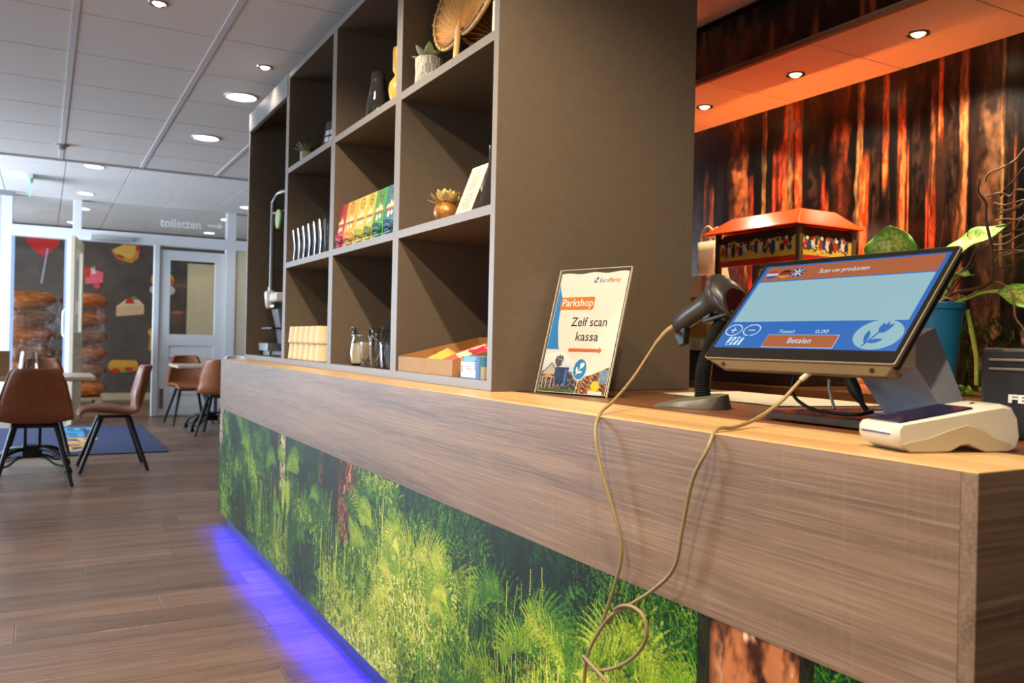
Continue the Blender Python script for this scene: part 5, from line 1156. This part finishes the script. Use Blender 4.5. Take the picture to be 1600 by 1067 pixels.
def frieze(mtx, ln, seed):
    f = thing('frieze_panel', None, None); f.parent = pc; f.matrix_basis = mtx
    poly('board', [(0, 0), (ln, 0), (ln, 0.105), (0, 0.105)], yel, f, z=0.0, thick=0.006)
    poly('red_rail', [(0, -0.022), (ln, -0.022), (ln, 0.004), (0, 0.004)], redt, f, z=0.003, thick=0.008)
    poly('dark_top', [(0, 0.088)]+[(ln*k/10, 0.078+0.012*math.sin(k*2.3+seed)) for k in range(11)]+[(ln, 0.105), (0, 0.105)], pdk, f, z=0.002)
    rnd = random.Random(seed); cols = [M('frieze_blob_red', (190, 52, 34), 0.5), M('frieze_blob_blue', (48, 66, 110), 0.5), M('frieze_blob_white', (230, 216, 190), 0.5), M('frieze_blob_dark', (70, 36, 22), 0.5)]
    k = 0; x = 0.02
    while x < ln-0.015:
        c = cols[k % 4]; poly('figure', disc(x, 0.040+rnd.uniform(0, 0.02), rnd.uniform(0.008, 0.015), rnd.uniform(0.016, 0.028), 12), c, f, z=0.002+0.0004*(k % 4))
        poly('figure', disc(x+0.004, 0.070+rnd.uniform(-0.006, 0.006), 0.009, 0.008, 10), cols[(k+2) % 4], f, z=0.004); x += rnd.uniform(0.016, 0.028); k += 1
    for k in range(int(ln/0.02)): poly('corn', disc(rnd.uniform(0.01, ln-0.01), rnd.uniform(0.015, 0.08), 0.004, 0.004, 8), cols[2], f, z=0.0045)
MB().box(px0+0.012, px1-0.002, py0+0.012, py1-0.012, pz(1.560), pz(1.570)).build('inner_ceiling', pdk, pc)  # added dark panel keeping the tube's red glow off the roof underside
MB().box(px1-0.004, px1+0.004, py0+0.012, py1-0.012, pz(1.43), pz(1.57)).build('rear_header', pdk, pc)  # added dark board stopping tube light at the open back
frieze(frame((px0-0.004, py1-0.012, pz(1.452)), (0, -1, 0), (0, 0, 1)), py1-py0-0.024, 3)
frieze(frame((px0+0.012, py0-0.004, pz(1.452)), (1, 0, 0), (0, 0, 1)), px1-px0-0.024, 8)
MB().box(px0-0.003, px0, py0+0.011, py1-0.011, pz(1.06), pz(1.45)).build('glass_pane', pane_m, pc); MB().box(px0+0.011, px1-0.011, py0-0.003, py0, pz(1.06), pz(1.45)).build('glass_pane', pane_m, pc)
MB().lathe([(0.001, 0), (0.07, 0.0), (0.085, 0.02), (0.085, 0.11), (0.08, 0.12), (0.001, 0.125)], 24, ((px0+px1)/2, (py0+py1)/2+0.02, pz(1.30))).build('kettle', steel_m, pc, smooth=40)
MB().tube([((px0+px1)/2, (py0+py1)/2+0.02, pz(1.42)), ((px0+px1)/2, (py0+py1)/2+0.02, pz(1.56))], 0.01, 8).build('kettle_hanger', steel_m, pc, smooth=40)
# --- snack appliance with steel tray, between shelf and cabinet
sa = thing('hot_plate', 'steel snack warmer with shallow tray left of popcorn cabinet', 'appliance', (2.62, 2.99, ZK))
brs = M('warm_steel', (196, 176, 130), 0.3, metal=0.6, var=0.06)
MB().box(-0.02, 0.20, -0.09, 0.20, pz(1.11), pz(1.285)).build('cabinet', brs, sa, bevel=0.004)
MB().box(-0.022, -0.02, -0.088, 0.198, pz(1.125), pz(1.26)).build('door', M('warm_glass', (150, 110, 60), 0.15, var=0.1), sa)
MB().prism([(-0.09, -0.12, pz(1.112)), (0.22, -0.12, pz(1.112)), (0.20, -0.10, pz(1.062)), (-0.06, -0.10, pz(1.062))], (0, 0.33, 0)).build('tray', M('tray_cream', (222, 206, 172), 0.35, metal=0.3, var=0.05), sa, bevel=0.003)
MB().box(-0.02, 0.18, -0.06, 0.18, 0.0, pz(1.063)).build('plinth', black_m, sa, bevel=0.003)
MB().box(-0.04, 0.21, -0.10, 0.21, pz(1.285), pz(1.305)).build('top_plate', M('red_shelf', (190, 66, 40), 0.35, var=0.05), sa, bevel=0.002)
bx_ = thing('napkin_box', 'cream napkin box standing on the red topped warmer', 'box', (2.66, 2.975, 1.3055))
MB().box(-0.05, 0.06, -0.055, 0.075, 0, 0.10).build('carton', M('cream_box', (236, 206, 160), 0.5, var=0.04), bx_, bevel=0.002)
MB().box(-0.052, -0.05, -0.052, -0.02, 0.004, 0.096).build('side_stripe', M('pink_stripe', (232, 140, 110), 0.5, var=0.04), bx_)
# --- paper carrier bag
ks = thing('storage_box', 'dark storage box under the paper carrier bag', 'box', (2.93, 3.23, ZK))
MB().box(-0.07, 0.07, -0.11, 0.11, 0.0, 0.30).build('carton', pdk, ks, bevel=0.003)
MB().box(-0.074, 0.074, -0.114, 0.114, 0.30, 0.318).build('lid', pdk, ks, bevel=0.003)
pb = thing('paper_bag', 'crumpled white paper carrier bag with cord handles', 'bag', (2.93, 3.23, ZK))
rings = []
rnd = random.Random(2)
for k in range(9):
    t = k/8; z = 0.32+0.355*t; ring = []
    for i in range(20):
        a = 2*PI*i/20; sq = 1/max(abs(math.cos(a)), abs(math.sin(a)))*0.93; j = 1+rnd.uniform(-0.06, 0.06)*(0.3+math.sin(t*PI))
        ring.append((0.05*math.cos(a)*min(sq, 1.25)*j, 0.080*math.sin(a)*min(sq, 1.25)*j+0.012*t, z))
    rings.append(ring)
bg_m = M('bag_paper', (226, 206, 168), 0.75, var=0.06, scale=14, bump=0.3)
MB().loft(rings, cap=False).build('bag', bg_m, pb, smooth=20).modifiers.new('thickness', 'SOLIDIFY').thickness = 0.001
for x in (-0.03, 0.03): MB().tube(spline([(x, -0.045, 0.66), (x-0.005, -0.035, 0.715), (x-0.008, 0.01, 0.75), (x-0.005, 0.055, 0.715), (x, 0.06, 0.66)], 6), 0.005, 8).build('cord_handle', M('cord_cream', (216, 192, 150), 0.7, var=0.05), pb, smooth=60)
pz2 = random.Random(5)
poly('bag_print', [(0, 0), (0.06, 0), (0.06, 0.018), (0, 0.018)], M('bag_blue', (120, 140, 180), 0.6, var=0.1), pb, mtx=frame((-0.0535, 0.045, 0.48), (0, -1, 0), (0, 0, 1)))

# --- blue pot with dumb cane
pp = thing('plant_pot', 'dumb cane plant with mottled leaves in a tall blue pot', 'potted plant', (2.80, 1.935, ZK))
MB().lathe([(0.066, 0), (0.069, 0.004), (0.096, 0.30), (0.102, 0.302), (0.102, 0.322), (0.096, 0.325), (0.092, 0.31), (0.001, 0.30)], 36).build('pot', M('blue_pot', (32, 116, 158), 0.35, var=0.06), pp, smooth=30)
MB().lathe([(0.089, 0.300), (0.06, 0.308), (0.001, 0.312)], 24).build('soil', M('soil'), pp)
dl_m = bpy.data.materials.new('mottled_leaf'); dl_m.use_nodes = True
def mottled(m):
    N = m.node_tree.nodes; L = m.node_tree.links; p = N['Principled BSDF']; p.inputs['Roughness'].default_value = 0.38
    a = N.new('ShaderNodeAttribute'); a.attribute_name = 'print'; tc = N.new('ShaderNodeTexCoord'); nz = N.new('ShaderNodeTexNoise'); nz.inputs['Scale'].default_value = 70; nz.inputs['Detail'].default_value = 3
    L.new(tc.outputs['Object'], nz.inputs['Vector']); ad = N.new('ShaderNodeMath'); ad.operation = 'MULTIPLY'; L.new(a.outputs['Fac'], ad.inputs[0])
    rp_ = N.new('ShaderNodeMapRange'); rp_.inputs[1].default_value = 0.35; rp_.inputs[2].default_value = 0.6; L.new(nz.outputs['Fac'], rp_.inputs[0]); L.new(rp_.outputs[0], ad.inputs[1])
    mx = N.new('ShaderNodeMix'); mx.data_type = 'RGBA'; mx.inputs[6].default_value = srgb(98, 172, 46); mx.inputs[7].default_value = srgb(232, 236, 124); L.new(ad.outputs[0], mx.inputs[0]); L.new(mx.outputs[2], p.inputs['Base Color'])
mottled(dl_m)
def big_leaf(name, base, d0, ln, wd, nrm, droop, parent):
    """broad pointed leaf sheet with folded midrib; attribute carries the pale blotch mask"""
    nu, nv = 13, 18; P = np.zeros((nv, nu, 3)); C_ = np.zeros((nv, nu, 3)); p = Vector(base); d = Vector(d0).normalized(); nr = Vector(nrm); nr = (nr-d*nr.dot(d)).normalized()
    for j in range(nv):
        t = j/(nv-1); w_ = wd*(math.sin(PI*min(1, t*0.97+0.03))**0.75)*(1-0.25*t); side = d.cross(nr)
        for i in range(nu):
            u = i/(nu-1)*2-1; q = p+side*u*w_+nr*(0.22*abs(u)*w_+0.006*math.sin(t*14)*abs(u)); P[j, i] = q; C_[j, i] = (1-abs(u)**2.2)*min(1, 6*t)*(1-t**6)
        rot = Matrix.Rotation(-droop/nv, 3, side); d = rot @ d; nr = rot @ nr; p = p+d*ln/nv
    o = color_grid(name, P, C_, dl_m, parent); o.data.polygons.foreach_set('use_smooth', [True]*len(o.data.polygons)); o.modifiers.new('thickness', 'SOLIDIFY').thickness = 0.0015
    return o
stem_m = M('cane_stem', (150, 176, 80), 0.4, var=0.15, scale=30)
def cane(pts, r0=0.007, r1=0.004):
    sp = spline(pts, 8); MB().tube(sp, [r0+(r1-r0)*i/len(sp) for i in range(len(sp))], 8).build('stem', stem_m, pp, smooth=60)
def pl(y, z, x=2.80): return (x-2.80, y-1.935, z-ZK)
cane([pl(1.95, 1.235), pl(2.03, 1.32, 2.78), pl(2.09, 1.40, 2.74)]); big_leaf('leaf', pl(2.10, 1.42, 2.74), (0, -0.1, 0.3), 0.001, 0.001, (-1, 0, 0), 0, pp)
big_leaf('leaf', pl(2.075, 1.385, 2.76), (-0.02, 0.02, 1), 0.17, 0.115, (-1, -0.15, 0.2), -0.25, pp)
cane([pl(1.93, 1.235), pl(1.925, 1.33), pl(1.905, 1.40)]); big_leaf('leaf', pl(1.91, 1.405, 2.79), (-0.05, -0.95, 0.55), 0.27, 0.062, (-0.75, 0.25, 0.6), 0.35, pp)
cane([pl(1.90, 1.235), pl(1.83, 1.262), pl(1.76, 1.285), pl(1.70, 1.288)], 0.008, 0.007); big_leaf('leaf', pl(1.70, 1.288), (-0.1, -0.9, -0.12), 0.26, 0.060, (-0.6, 0.1, 0.75), 0.9, pp)
cane([pl(1.92, 1.235), pl(1.87, 1.33), pl(1.83, 1.375)]); big_leaf('leaf', pl(1.875, 1.352, 2.78), (-0.2, -1, 0.0), 0.12, 0.030, (-0.2, 0, 1), 0.2, pp)
cane([pl(1.85, 1.23, 2.86), pl(1.84, 1.08, 2.90), pl(1.835, 0.965, 2.90)], 0.008, 0.007)
for k in range(8): big_leaf('leaf', pl(1.84-0.035*k, 0.935, 2.84), (-0.5, 0.3*math.sin(k*2), 0.5), 0.07, 0.014, (0.5, 0.3, 0.5), 0.7, pp)
# --- contorted willow twigs standing in the blue pot
tg = thing('willow_twigs', 'twisting bare willow twigs rising from the blue pot', 'branches', (2.83, 1.92, 1.24))
tw_m = M('twig_brown', (84, 56, 36), 0.6, var=0.25, scale=40); tw2_m = M('twig_pale', (150, 116, 76), 0.5, var=0.2, scale=40)
rt = random.Random(12)
def twig(start, dirs, n, r0, mat, wob=0.5):
    p = Vector(start); d = Vector(dirs).normalized(); pts = [p.copy()]
    for k in range(n):
        d = (d+Vector((rt.uniform(-.3, .3), rt.uniform(-wob, wob), rt.uniform(-wob, wob)))+Vector(dirs)*0.25).normalized(); p = p+d*0.036; p.x = min(max(p.x, 2.62), 3.05); pts.append(p.copy())
    sp = spline(pts, 5); MB().tube(sp, [r0*(1-0.65*i/len(sp)) for i in range(len(sp))], 6).build('twig', mat, tg, base='world', smooth=60); return pts
main = [(2.80, 1.925, 1.235), (2.79, 1.86, 1.285), (2.78, 1.76, 1.30), (2.76, 1.705, 1.32), (2.75, 1.695, 1.38), (2.75, 1.70, 1.44), (2.74, 1.712, 1.52), (2.74, 1.715, 1.58), (2.73, 1.735, 1.62), (2.73, 1.73, 1.66)]
sp = spline(main, 6); MB().tube(sp, [0.007*(1-0.6*i/len(sp)) for i in range(len(sp))], 8).build('twig', tw_m, tg, base='world', smooth=60)
for pth, r_, mt_ in (([(2.74, 1.72, 1.65), (2.73, 1.70, 1.675), (2.72, 1.65, 1.685), (2.71, 1.60, 1.70), (2.70, 1.56, 1.73), (2.7, 1.5, 1.74)], 0.0035, tw2_m), ([(2.74, 1.715, 1.60), (2.73, 1.66, 1.605), (2.73, 1.63, 1.59), (2.72, 1.60, 1.605), (2.71, 1.56, 1.60), (2.7, 1.5, 1.63)], 0.003, tw2_m),
                     ([(2.79, 1.90, 1.24), (2.80, 1.84, 1.275), (2.79, 1.80, 1.275), (2.78, 1.72, 1.315), (2.77, 1.67, 1.31), (2.76, 1.63, 1.27), (2.75, 1.615, 1.20), (2.74, 1.585, 1.165), (2.73, 1.57, 1.14), (2.73, 1.58, 1.11)], 0.003, tw2_m),
                     ([(2.81, 1.93, 1.24), (2.80, 1.90, 1.28), (2.79, 1.87, 1.285), (2.79, 1.885, 1.32), (2.79, 1.87, 1.35)], 0.004, tw_m), ([(2.79, 1.94, 1.24), (2.79, 1.92, 1.262), (2.78, 1.90, 1.258), (2.78, 1.875, 1.27), (2.78, 1.85, 1.262)], 0.004, tw2_m)):
    MB().tube(spline(pth, 6), r_, 6).build('twig', mt_, tg, base='world', smooth=60)
for k in range(13): twig((2.76, 1.70-rt.uniform(0, 0.03), 1.36+0.02*k), (rt.uniform(-.3, .2), -1, rt.uniform(-0.25, 0.5)), 7, 0.0030, tw2_m if k % 3 else tw_m, 0.55)
for k in range(4): twig((2.80, 1.90, 1.24), (0.1, -0.9+0.3*k, 1), 9, 0.0035, tw_m, 0.55)

# ================================================================== DINING AREA
def make_chair(name, label, loc, rz, mat, group):
    t = thing(name, label, 'chair', loc, rz, group)
    prof = [(0.235, 0.425, 0.185), (0.21, 0.452, 0.205), (0.12, 0.455, 0.222), (0.0, 0.440, 0.232), (-0.10, 0.432, 0.236), (-0.165, 0.448, 0.238), (-0.205, 0.495, 0.236), (-0.228, 0.56, 0.228), (-0.250, 0.65, 0.208), (-0.270, 0.74, 0.180), (-0.285, 0.80, 0.158), (-0.288, 0.83, 0.135)]
    pr = spline([Vector(p) for p in prof], 3); nu = 13; vs = []; fs = []
    for j, p in enumerate(pr):
        t_ = j/(len(pr)-1); seat = max(0, 1-abs(t_-0.28)/0.30); back = max(0, min(1, (t_-0.45)/0.2))
        for i in range(nu):
            u = i/(nu-1)*2-1; vs.append((u*p.z, p.x+0.070*back*u*u, p.y+0.045*seat*abs(u)**3))
    for j in range(len(pr)-1):
        for i in range(nu-1): a = j*nu+i; fs.append((a, a+1, a+nu+1, a+nu))
    sh = MB().add(vs, fs).build('shell', mat, t, smooth=80); md = sh.modifiers.new('padding', 'SOLIDIFY'); md.thickness = 0.024; md.offset = -1
    for y in (0.09, -0.11): MB().tube([(-0.15, y, 0.415), (0.15, y, 0.415)], 0.011, 8).build('seat_rail', blackmet_m, t, smooth=50)
    MB().box(-0.06, 0.06, -0.13, 0.11, 0.408, 0.424).build('seat_plate', blackmet_m, t)
    for sx in (-1, 1):
        for y0, y1 in ((0.09, 0.24), (-0.11, -0.245)):
            MB().tube([(sx*0.13, y0, 0.415), (sx*0.235, y1, 0.0)], [0.019, 0.014], 8).build('leg', blackmet_m, t, smooth=50)
    rim = [Vector(vs[j*nu]) for j in range(0, len(pr), 2)]; MB().tube(rim, 0.004, 6).build('piping', mat, t, smooth=60)
    MB().tube([Vector(vs[j*nu+nu-1]) for j in range(0, len(pr), 2)], 0.004, 6).build('piping', mat, t, smooth=60)
    return t
GC = 'tan leather dining chairs'
ch = make_chair('dining_chair', 'dark seen tan leather chair with its back to us, nearest', (-0.04, 6.95, 0), 0, leather_m, GC)
dup(ch, (0.50, 7.52, 0), PI/2, 'tan leather chair in side view at the table end, on the aisle')
dup(ch, (-0.02, 8.64, 0.0125), PI, 'tan leather chair on the far side of the near table')
dup(ch, (1.74, 9.72, 0), -0.35, 'tan leather chair half hidden by the end of the counter')
dup(ch, (1.58, 11.02, 0), PI+0.1, 'tan leather chair behind the far table near the toilet door')
make_chair('dining_chair', 'white shell chair just showing above the far counter end', (2.17, 11.05, 0), PI-0.1, M('white_leather', (220, 220, 222), 0.4, var=0.03), GC)
def cafe_table(label, loc, sx, sy):
    t = thing('cafe_table', label, 'table', loc)
    MB().box(-sx/2, sx/2, -sy/2, sy/2, 0.715, 0.745).build('table_top', M('table_oak', (196, 178, 156), 0.3, var=0.08, scale=6, stretch=(1, 12, 1)), t, bevel=0.003)
    MB().box(-sx/2-0.001, sx/2+0.001, -sy/2-0.001, sy/2+0.001, 0.713, 0.7145).build('edge_shadow_gap', pdk, t)
    for x, y in ((-1, -1), (1, -1), (-1, 1), (1, 1)): MB().tube([(x*0.05, y*0.05, 0.12), (x*0.05, y*0.05, 0.70)], 0.012, 8).build('column_rod', blackmet_m, t, smooth=50)
    MB().box(-0.07, 0.07, -0.07, 0.07, 0.10, 0.20).build('hub', blackmet_m, t, bevel=0.015)
    MB().box(-0.18, 0.18, -0.18, 0.18, 0.700, 0.713).build('top_plate', blackmet_m, t)
    for k in range(4):
        a = PI/4+k*PI/2; c, s = math.cos(a), math.sin(a)
        MB().tube(spline([(0.04*c, 0.04*s, 0.17), (0.16*c, 0.16*s, 0.165), (0.28*c, 0.28*s, 0.12), (0.34*c, 0.34*s, 0.04)], 6), 0.016, 8).build('leg', blackmet_m, t, smooth=50)
        MB().lathe([(0.032, 0), (0.034, 0.012), (0.022, 0.045), (0.001, 0.05)], 14, (0.345*c, 0.345*s, 0)).build('foot', blackmet_m, t, smooth=40)
        MB().tube(spline([(0.05*c, 0.05*s, 0.11), (0.14*c, 0.14*s, 0.10), (0.22*c, 0.22*s, 0.06), (0.30*c, 0.30*s, 0.05)], 6), 0.009, 6).build('leg_brace', blackmet_m, t, smooth=50)
    return t
cafe_table('square cafe table with cast iron base, near', (-0.06, 7.62, 0), 0.84, 0.80)
cafe_table('square cafe table beside the toilet door', (1.72, 10.32, 0), 0.84, 0.78)
wg = thing('wine_glass', 'wide clear tumbler standing on the near cafe table', 'glass', (-0.095, 7.40, 0.7455))
glass_lathe('bowl', [(0.030, 0), (0.058, 0.01), (0.066, 0.05), (0.058, 0.13), (0.050, 0.185)], 0.002, glass_m, wg, 24)
mh = thing('menu_stand', 'upright wooden menu stand on the near cafe table', 'menu', (-0.335, 7.32, 0.7455))
MB().box(-0.09, 0.12, -0.008, 0.008, 0.012, 0.19).build('board', M('menu_wood', (178, 142, 106), 0.5, var=0.12, scale=12, stretch=(1, 1, 8)), mh, bevel=0.002)
MB().box(-0.10, 0.13, -0.03, 0.03, 0.0, 0.012).build('foot', M('menu_wood'), mh, bevel=0.002)
# --- entrance mat
mt_ = thing('entrance_mat', 'navy entrance mat with blue and orange lettering', 'mat', (-0.1, 9.6, 0.0))
MB().box(-1.15, 1.13, -1.24, 1.29, 0.001, 0.012).build('pile', M('mat_navy', (44, 56, 92), 0.9, var=0.12, scale=90, bump=0.3), mt_, bevel=0.003)
rm = frame((0.30, 1.15, 0.0125), (0, -1, 0), (1, 0, 0))
text('lettering', 'Euro', 0.42, M('mat_blue', (70, 160, 206), 0.9, var=0.05), mt_, 0, 0, z=0.0006, bold=0.012, fit=1.0, mtx=rm)
text('lettering', 'Parcs', 0.42, M('mat_orange', (222, 170, 96), 0.9, var=0.05), mt_, 1.05, 0, z=0.0006, bold=0.012, fit=1.1, mtx=rm)

# ================================================================== ENTRANCE HALL
wy = YB-0.004
def sticker(name, label, x, z, w_, h_, parts):
    """thin vinyl cut-outs; parts = (name, polygon in unit box, colour)"""
    t = thing(name, label, 'sticker', mtx=frame((x, wy, z), (1, 0, 0), (0, 0, 1)), group='food stickers on the dark wall')
    for i, (nm_, pts, c) in enumerate(parts):
        poly(nm_, [(px*w_, py*h_) for px, py in pts], M('vinyl_%d_%d_%d' % c, c, 0.5, var=0.05), t, z=0.0015*(i+1), thick=0.0014)
    return t
heart = [(0, -0.5)]+[(0.5*16*math.sin(t)**3/16, (13*math.cos(t)-5*math.cos(2*t)-2*math.cos(3*t)-math.cos(4*t))/34) for t in [PI-0.15-k*(2*PI-0.3)/36 for k in range(37)]]
hs = thing('heart_balloon', 'red heart balloon picture on the dark hall wall', 'sticker', mtx=frame((-0.03, wy, 2.47), (1, 0, 0), (0, 0, 1)))
poly('heart', [(x*0.46, y*0.46) for x, y in heart], M('heart_red', (220, 52, 48), 0.4, var=0.04), hs, z=0.002, thick=0.002)
poly('ribbon', [(0.05, -0.06), (0.075, -0.06), (0.0, -0.62), (-0.03, -0.62)], M('ribbon_pale', (176, 182, 196), 0.5, var=0.05), hs, z=0.004, thick=0.001)
yb, rd_, gn, br, crm = (232, 190, 90), (206, 60, 50), (92, 170, 80), (226, 150, 60), (240, 200, 160)
sticker('toast_sticker', 'toasted sandwich sticker at the top of the dark wall', 1.16, 2.40, 0.42, 0.30, (('filling', [(-.5, .1), (-.3, -.3), (.2, -.5), (.45, -.2), (.5, .4), (.1, .45)], (220, 150, 60)), ('tomato', [(-.35, -.2), (-.1, -.32), (-.05, -.12), (-.3, -.05)], rd_), ('bread', [(-.5, .15), (-.1, .5), (.5, .48), (.3, -.05), (.18, -.28), (-.3, -.02)], yb), ('strawberry', [(.34, .2), (.5, .2), (.5, .5), (.36, .46)], rd_)))
sticker('cake_sticker', 'pink strawberry cake sticker beside the door leaf', 0.70, 1.98, 0.26, 0.36, (('sponge', [(-.5, -.3), (.5, -.2), (.5, .25), (-.1, .42), (-.5, .1)], (236, 110, 130)), ('cream', [(-.3, .1), (.1, .2), (0, .45), (-.35, .4)], (240, 214, 210)), ('strawberry', disc(-.38, .25, .2, .25, 14), rd_), ('strawberry', disc(.15, -.35, .2, .15, 14), (226, 84, 90)), ('leaf', [(-.2, .42), (.1, .42), (0, .58)], gn)))
sticker('cheesecake_sticker', 'cheesecake slice sticker in the middle of the dark wall', 1.245, 1.53, 0.42, 0.33, (('side', [(-.5, -.5), (.5, -.35), (.5, .1), (-.5, .0)], crm), ('top', [(-.5, .0), (-.15, .38), (.3, .38), (.5, .1)], (246, 222, 190)), ('strawberry', [(-.2, .16), (.15, .16), (.05, .48), (-.1, .45)], rd_), ('leaf', [(.02, .4), (.3, .42), (.1, .58)], gn)))
sticker('muffin_sticker', 'round bun sticker half hidden by the toilet door post', 1.73, 1.95, 0.40, 0.40, (('bun', disc(0, 0.12, .46, .36, 24), (236, 170, 70)), ('tomato', disc(-.25, 0.05, .14, .12, 12), rd_), ('tomato', disc(.3, 0.05, .14, .12, 12), (226, 120, 60)), ('egg', disc(-.25, -.3, .25, .2, 16), (226, 222, 216)), ('egg', disc(.25, -.3, .25, .2, 16), (226, 222, 216))))
sticker('bread_sticker', 'yellow bread slice sticker beside the toilet door', 1.66, 1.0, 0.30, 0.37, (('crust', [(-.5, .35), (-.35, .5), (.35, .5), (.5, .35), (.4, .12), (.42, -.5), (-.42, -.5), (-.36, .12)], (206, 160, 60)), ('crumb', [(-.42, .33), (-.3, .43), (.3, .43), (.42, .33), (.33, .1), (.34, -.42), (-.34, -.42), (-.28, .1)], (236, 200, 100))))
sticker('hotdog_sticker', 'filled baguette sticker low on the dark wall', 1.16, 0.55, 0.46, 0.30, (('roll', rrect(-.5, .5, -.3, .3, .28), (232, 160, 56)), ('tomato', disc(-.25, -.26, .16, .14, 12), rd_), ('lettuce', [(-.1, -.4), (.3, -.3), (.25, -.15), (-.05, -.25)], gn), ('tomato', disc(.18, -.16, .14, .12, 12), rd_), ('roll_top', rrect(-.46, .48, -.06, .34, .19), (240, 176, 74))))
# --- stack of wrapped log bags
lg = M('net_orange', (236, 132, 48), 0.45, scale=7, stretch=(1, 1, 3), col2=(126, 62, 26), bump=0.5); lb2 = M('log_brown', (190, 128, 80), 0.45, scale=8, stretch=(1, 1, 3), col2=(104, 60, 34), bump=0.5)
wrap = pane_m.copy(); wrap.name = 'clear_wrap'
def crinkle(m):
    N = m.node_tree.nodes; L = m.node_tree.links; g = [n for n in N if n.type == 'BSDF_GLOSSY'][0]; g.inputs['Roughness'].default_value = 0.16
    tc = N.new('ShaderNodeTexCoord'); nz = N.new('ShaderNodeTexNoise'); nz.inputs['Scale'].default_value = 9; nz.inputs['Detail'].default_value = 4; b = N.new('ShaderNodeBump'); b.inputs['Strength'].default_value = 1.0; b.inputs['Distance'].default_value = 0.12
    L.new(tc.outputs['Object'], nz.inputs['Vector']); L.new(nz.outputs['Fac'], b.inputs['Height']); L.new(b.outputs[0], g.inputs['Normal'])
    mr = [n for n in N if n.type == 'MAP_RANGE'][0]; mr.inputs[3].default_value = 0.04; mr.inputs[4].default_value = 0.45
crinkle(wrap)
def log_bag(loc, lx, ly, lz, mat, seed, label):
    rnd = random.Random(seed); t = thing('firewood_bag', label, 'firewood bag', loc, rnd.uniform(-0.04, 0.04), group='wrapped firewood bags')
    rings = []
    for k in range(11):
        u = k/10*2-1; sq = (1-abs(u)**6)**0.5 if abs(u) < 1 else 0.0
        sq = max(0.35, sq); rings.append([(u*lx/2, ly/2*sq*math.copysign(abs(math.cos(a))**0.6, math.cos(a))*(1+rnd.uniform(-.05, .05)), lz/2+lz/2*sq*math.copysign(abs(math.sin(a))**0.6, math.sin(a))*(1+rnd.uniform(-.06, .02))) for a in [2*PI*i/16 for i in range(16)]])
    MB().loft(rings).build('sack', mat, t, smooth=50)
    for s_ in (-1, 1): MB().tube([(s_*lx/2*0.98, 0, lz*0.5), (s_*(lx/2+0.03), 0, lz*0.52)], [0.03, 0.045], 8).build('tied_end', mat, t, smooth=40)
    return t
ords = ('bottom', 'second', 'third', 'fourth', 'fifth', 'sixth')
pal_ = thing('pallet', 'wooden pallet under the firewood stack', 'pallet', (0.18, 14.25, 0))
for k in range(5): MB().box(-0.60, 0.60, -0.40+0.18*k, -0.30+0.18*k, 0.11, 0.135).build('deck_board', M('pallet_wood', (178, 150, 112), 0.7, var=0.15, scale=10), pal_)
for x in (-0.55, 0, 0.55): MB().box(x-0.05, x+0.05, -0.40, 0.42, 0.0, 0.11).build('bearer', M('pallet_wood'), pal_)
for k in range(6):
    log_bag((-0.17, 14.2, 0.137+0.258*k), 0.60, 0.66, 0.25, (lb2, lg)[k % 2 if k < 5 else 1], k, 'wrapped firewood bag on the left of the stack, %s layer' % ords[k])
    log_bag((0.52, 14.2, 0.137+0.258*k), 0.58, 0.66, 0.25, (lb2, lg)[(k+1) % 2 if k < 5 else 1], 20+k, 'wrapped firewood bag on the right of the stack, %s layer' % ords[k])
# torn stretch film hung over the upper layers
nu, nv = 40, 26; vs = []; fs = []; rw = random.Random(4)
for j in range(nv):
    for i in range(nu):
        u = i/(nu-1); v = j/(nv-1); vs.append((-0.46+1.24*u+0.02*math.sin(v*9), 13.84-0.03*rw.random()-0.03*math.sin(u*12+v*5), 1.52-1.30*v*(0.9+0.1*math.sin(u*7))-0.10*max(0, u-0.6)))
for j in range(nv-1):
    for i in range(nu-1): a = j*nu+i; fs.append((a, a+1, a+nu+1, a+nu))
wr = tag(MB().add(vs, fs).build('stretch_film', wrap, smooth=30), 'shiny clear stretch film around the firewood stack', 'wrapping'); wr.modifiers.new('thickness', 'SOLIDIFY').thickness = 0.001

# --- small ceiling fittings
ex = thing('exit_sign', 'edge lit green exit pane hanging edge on from the ceiling', 'exit sign', (-0.16, 10.6, ZF))
MB().box(-0.03, 0.03, -0.17, 0.17, -0.045, 0.0).build('housing', white_m, ex, bevel=0.004)
MB().box(-0.004, 0.004, -0.16, 0.16, -0.21, -0.045).build('pane', M('exit_green', (150, 226, 206), 0.1, emit=(90, 220, 180), estr=0.5, var=0.02), ex)
poly('pictogram', [(-0.10, -0.18), (0.10, -0.18), (0.10, -0.08), (-0.10, -0.08)], M('white_vinyl'), ex, mtx=frame((-0.0045, 0, 0), (0, -1, 0), (0, 0, 1)))
sd = thing('smoke_detector', 'small round detector on the ceiling grid', 'detector', (0.093, 7.166, ZC))
MB().lathe([(0.05, 0.0), (0.05, -0.008), (0.03, -0.012), (0.028, -0.03), (0.012, -0.036), (0.001, -0.036)], 20).build('body', M('detector_grey', (176, 166, 160), 0.4, var=0.03), sd, smooth=40)
MB().tube([(0.014*math.cos(k*PI/6), 0.014*math.sin(k*PI/6), -0.034) for k in range(13)], 0.003, 6).build('ring', steel_m, sd, smooth=50)
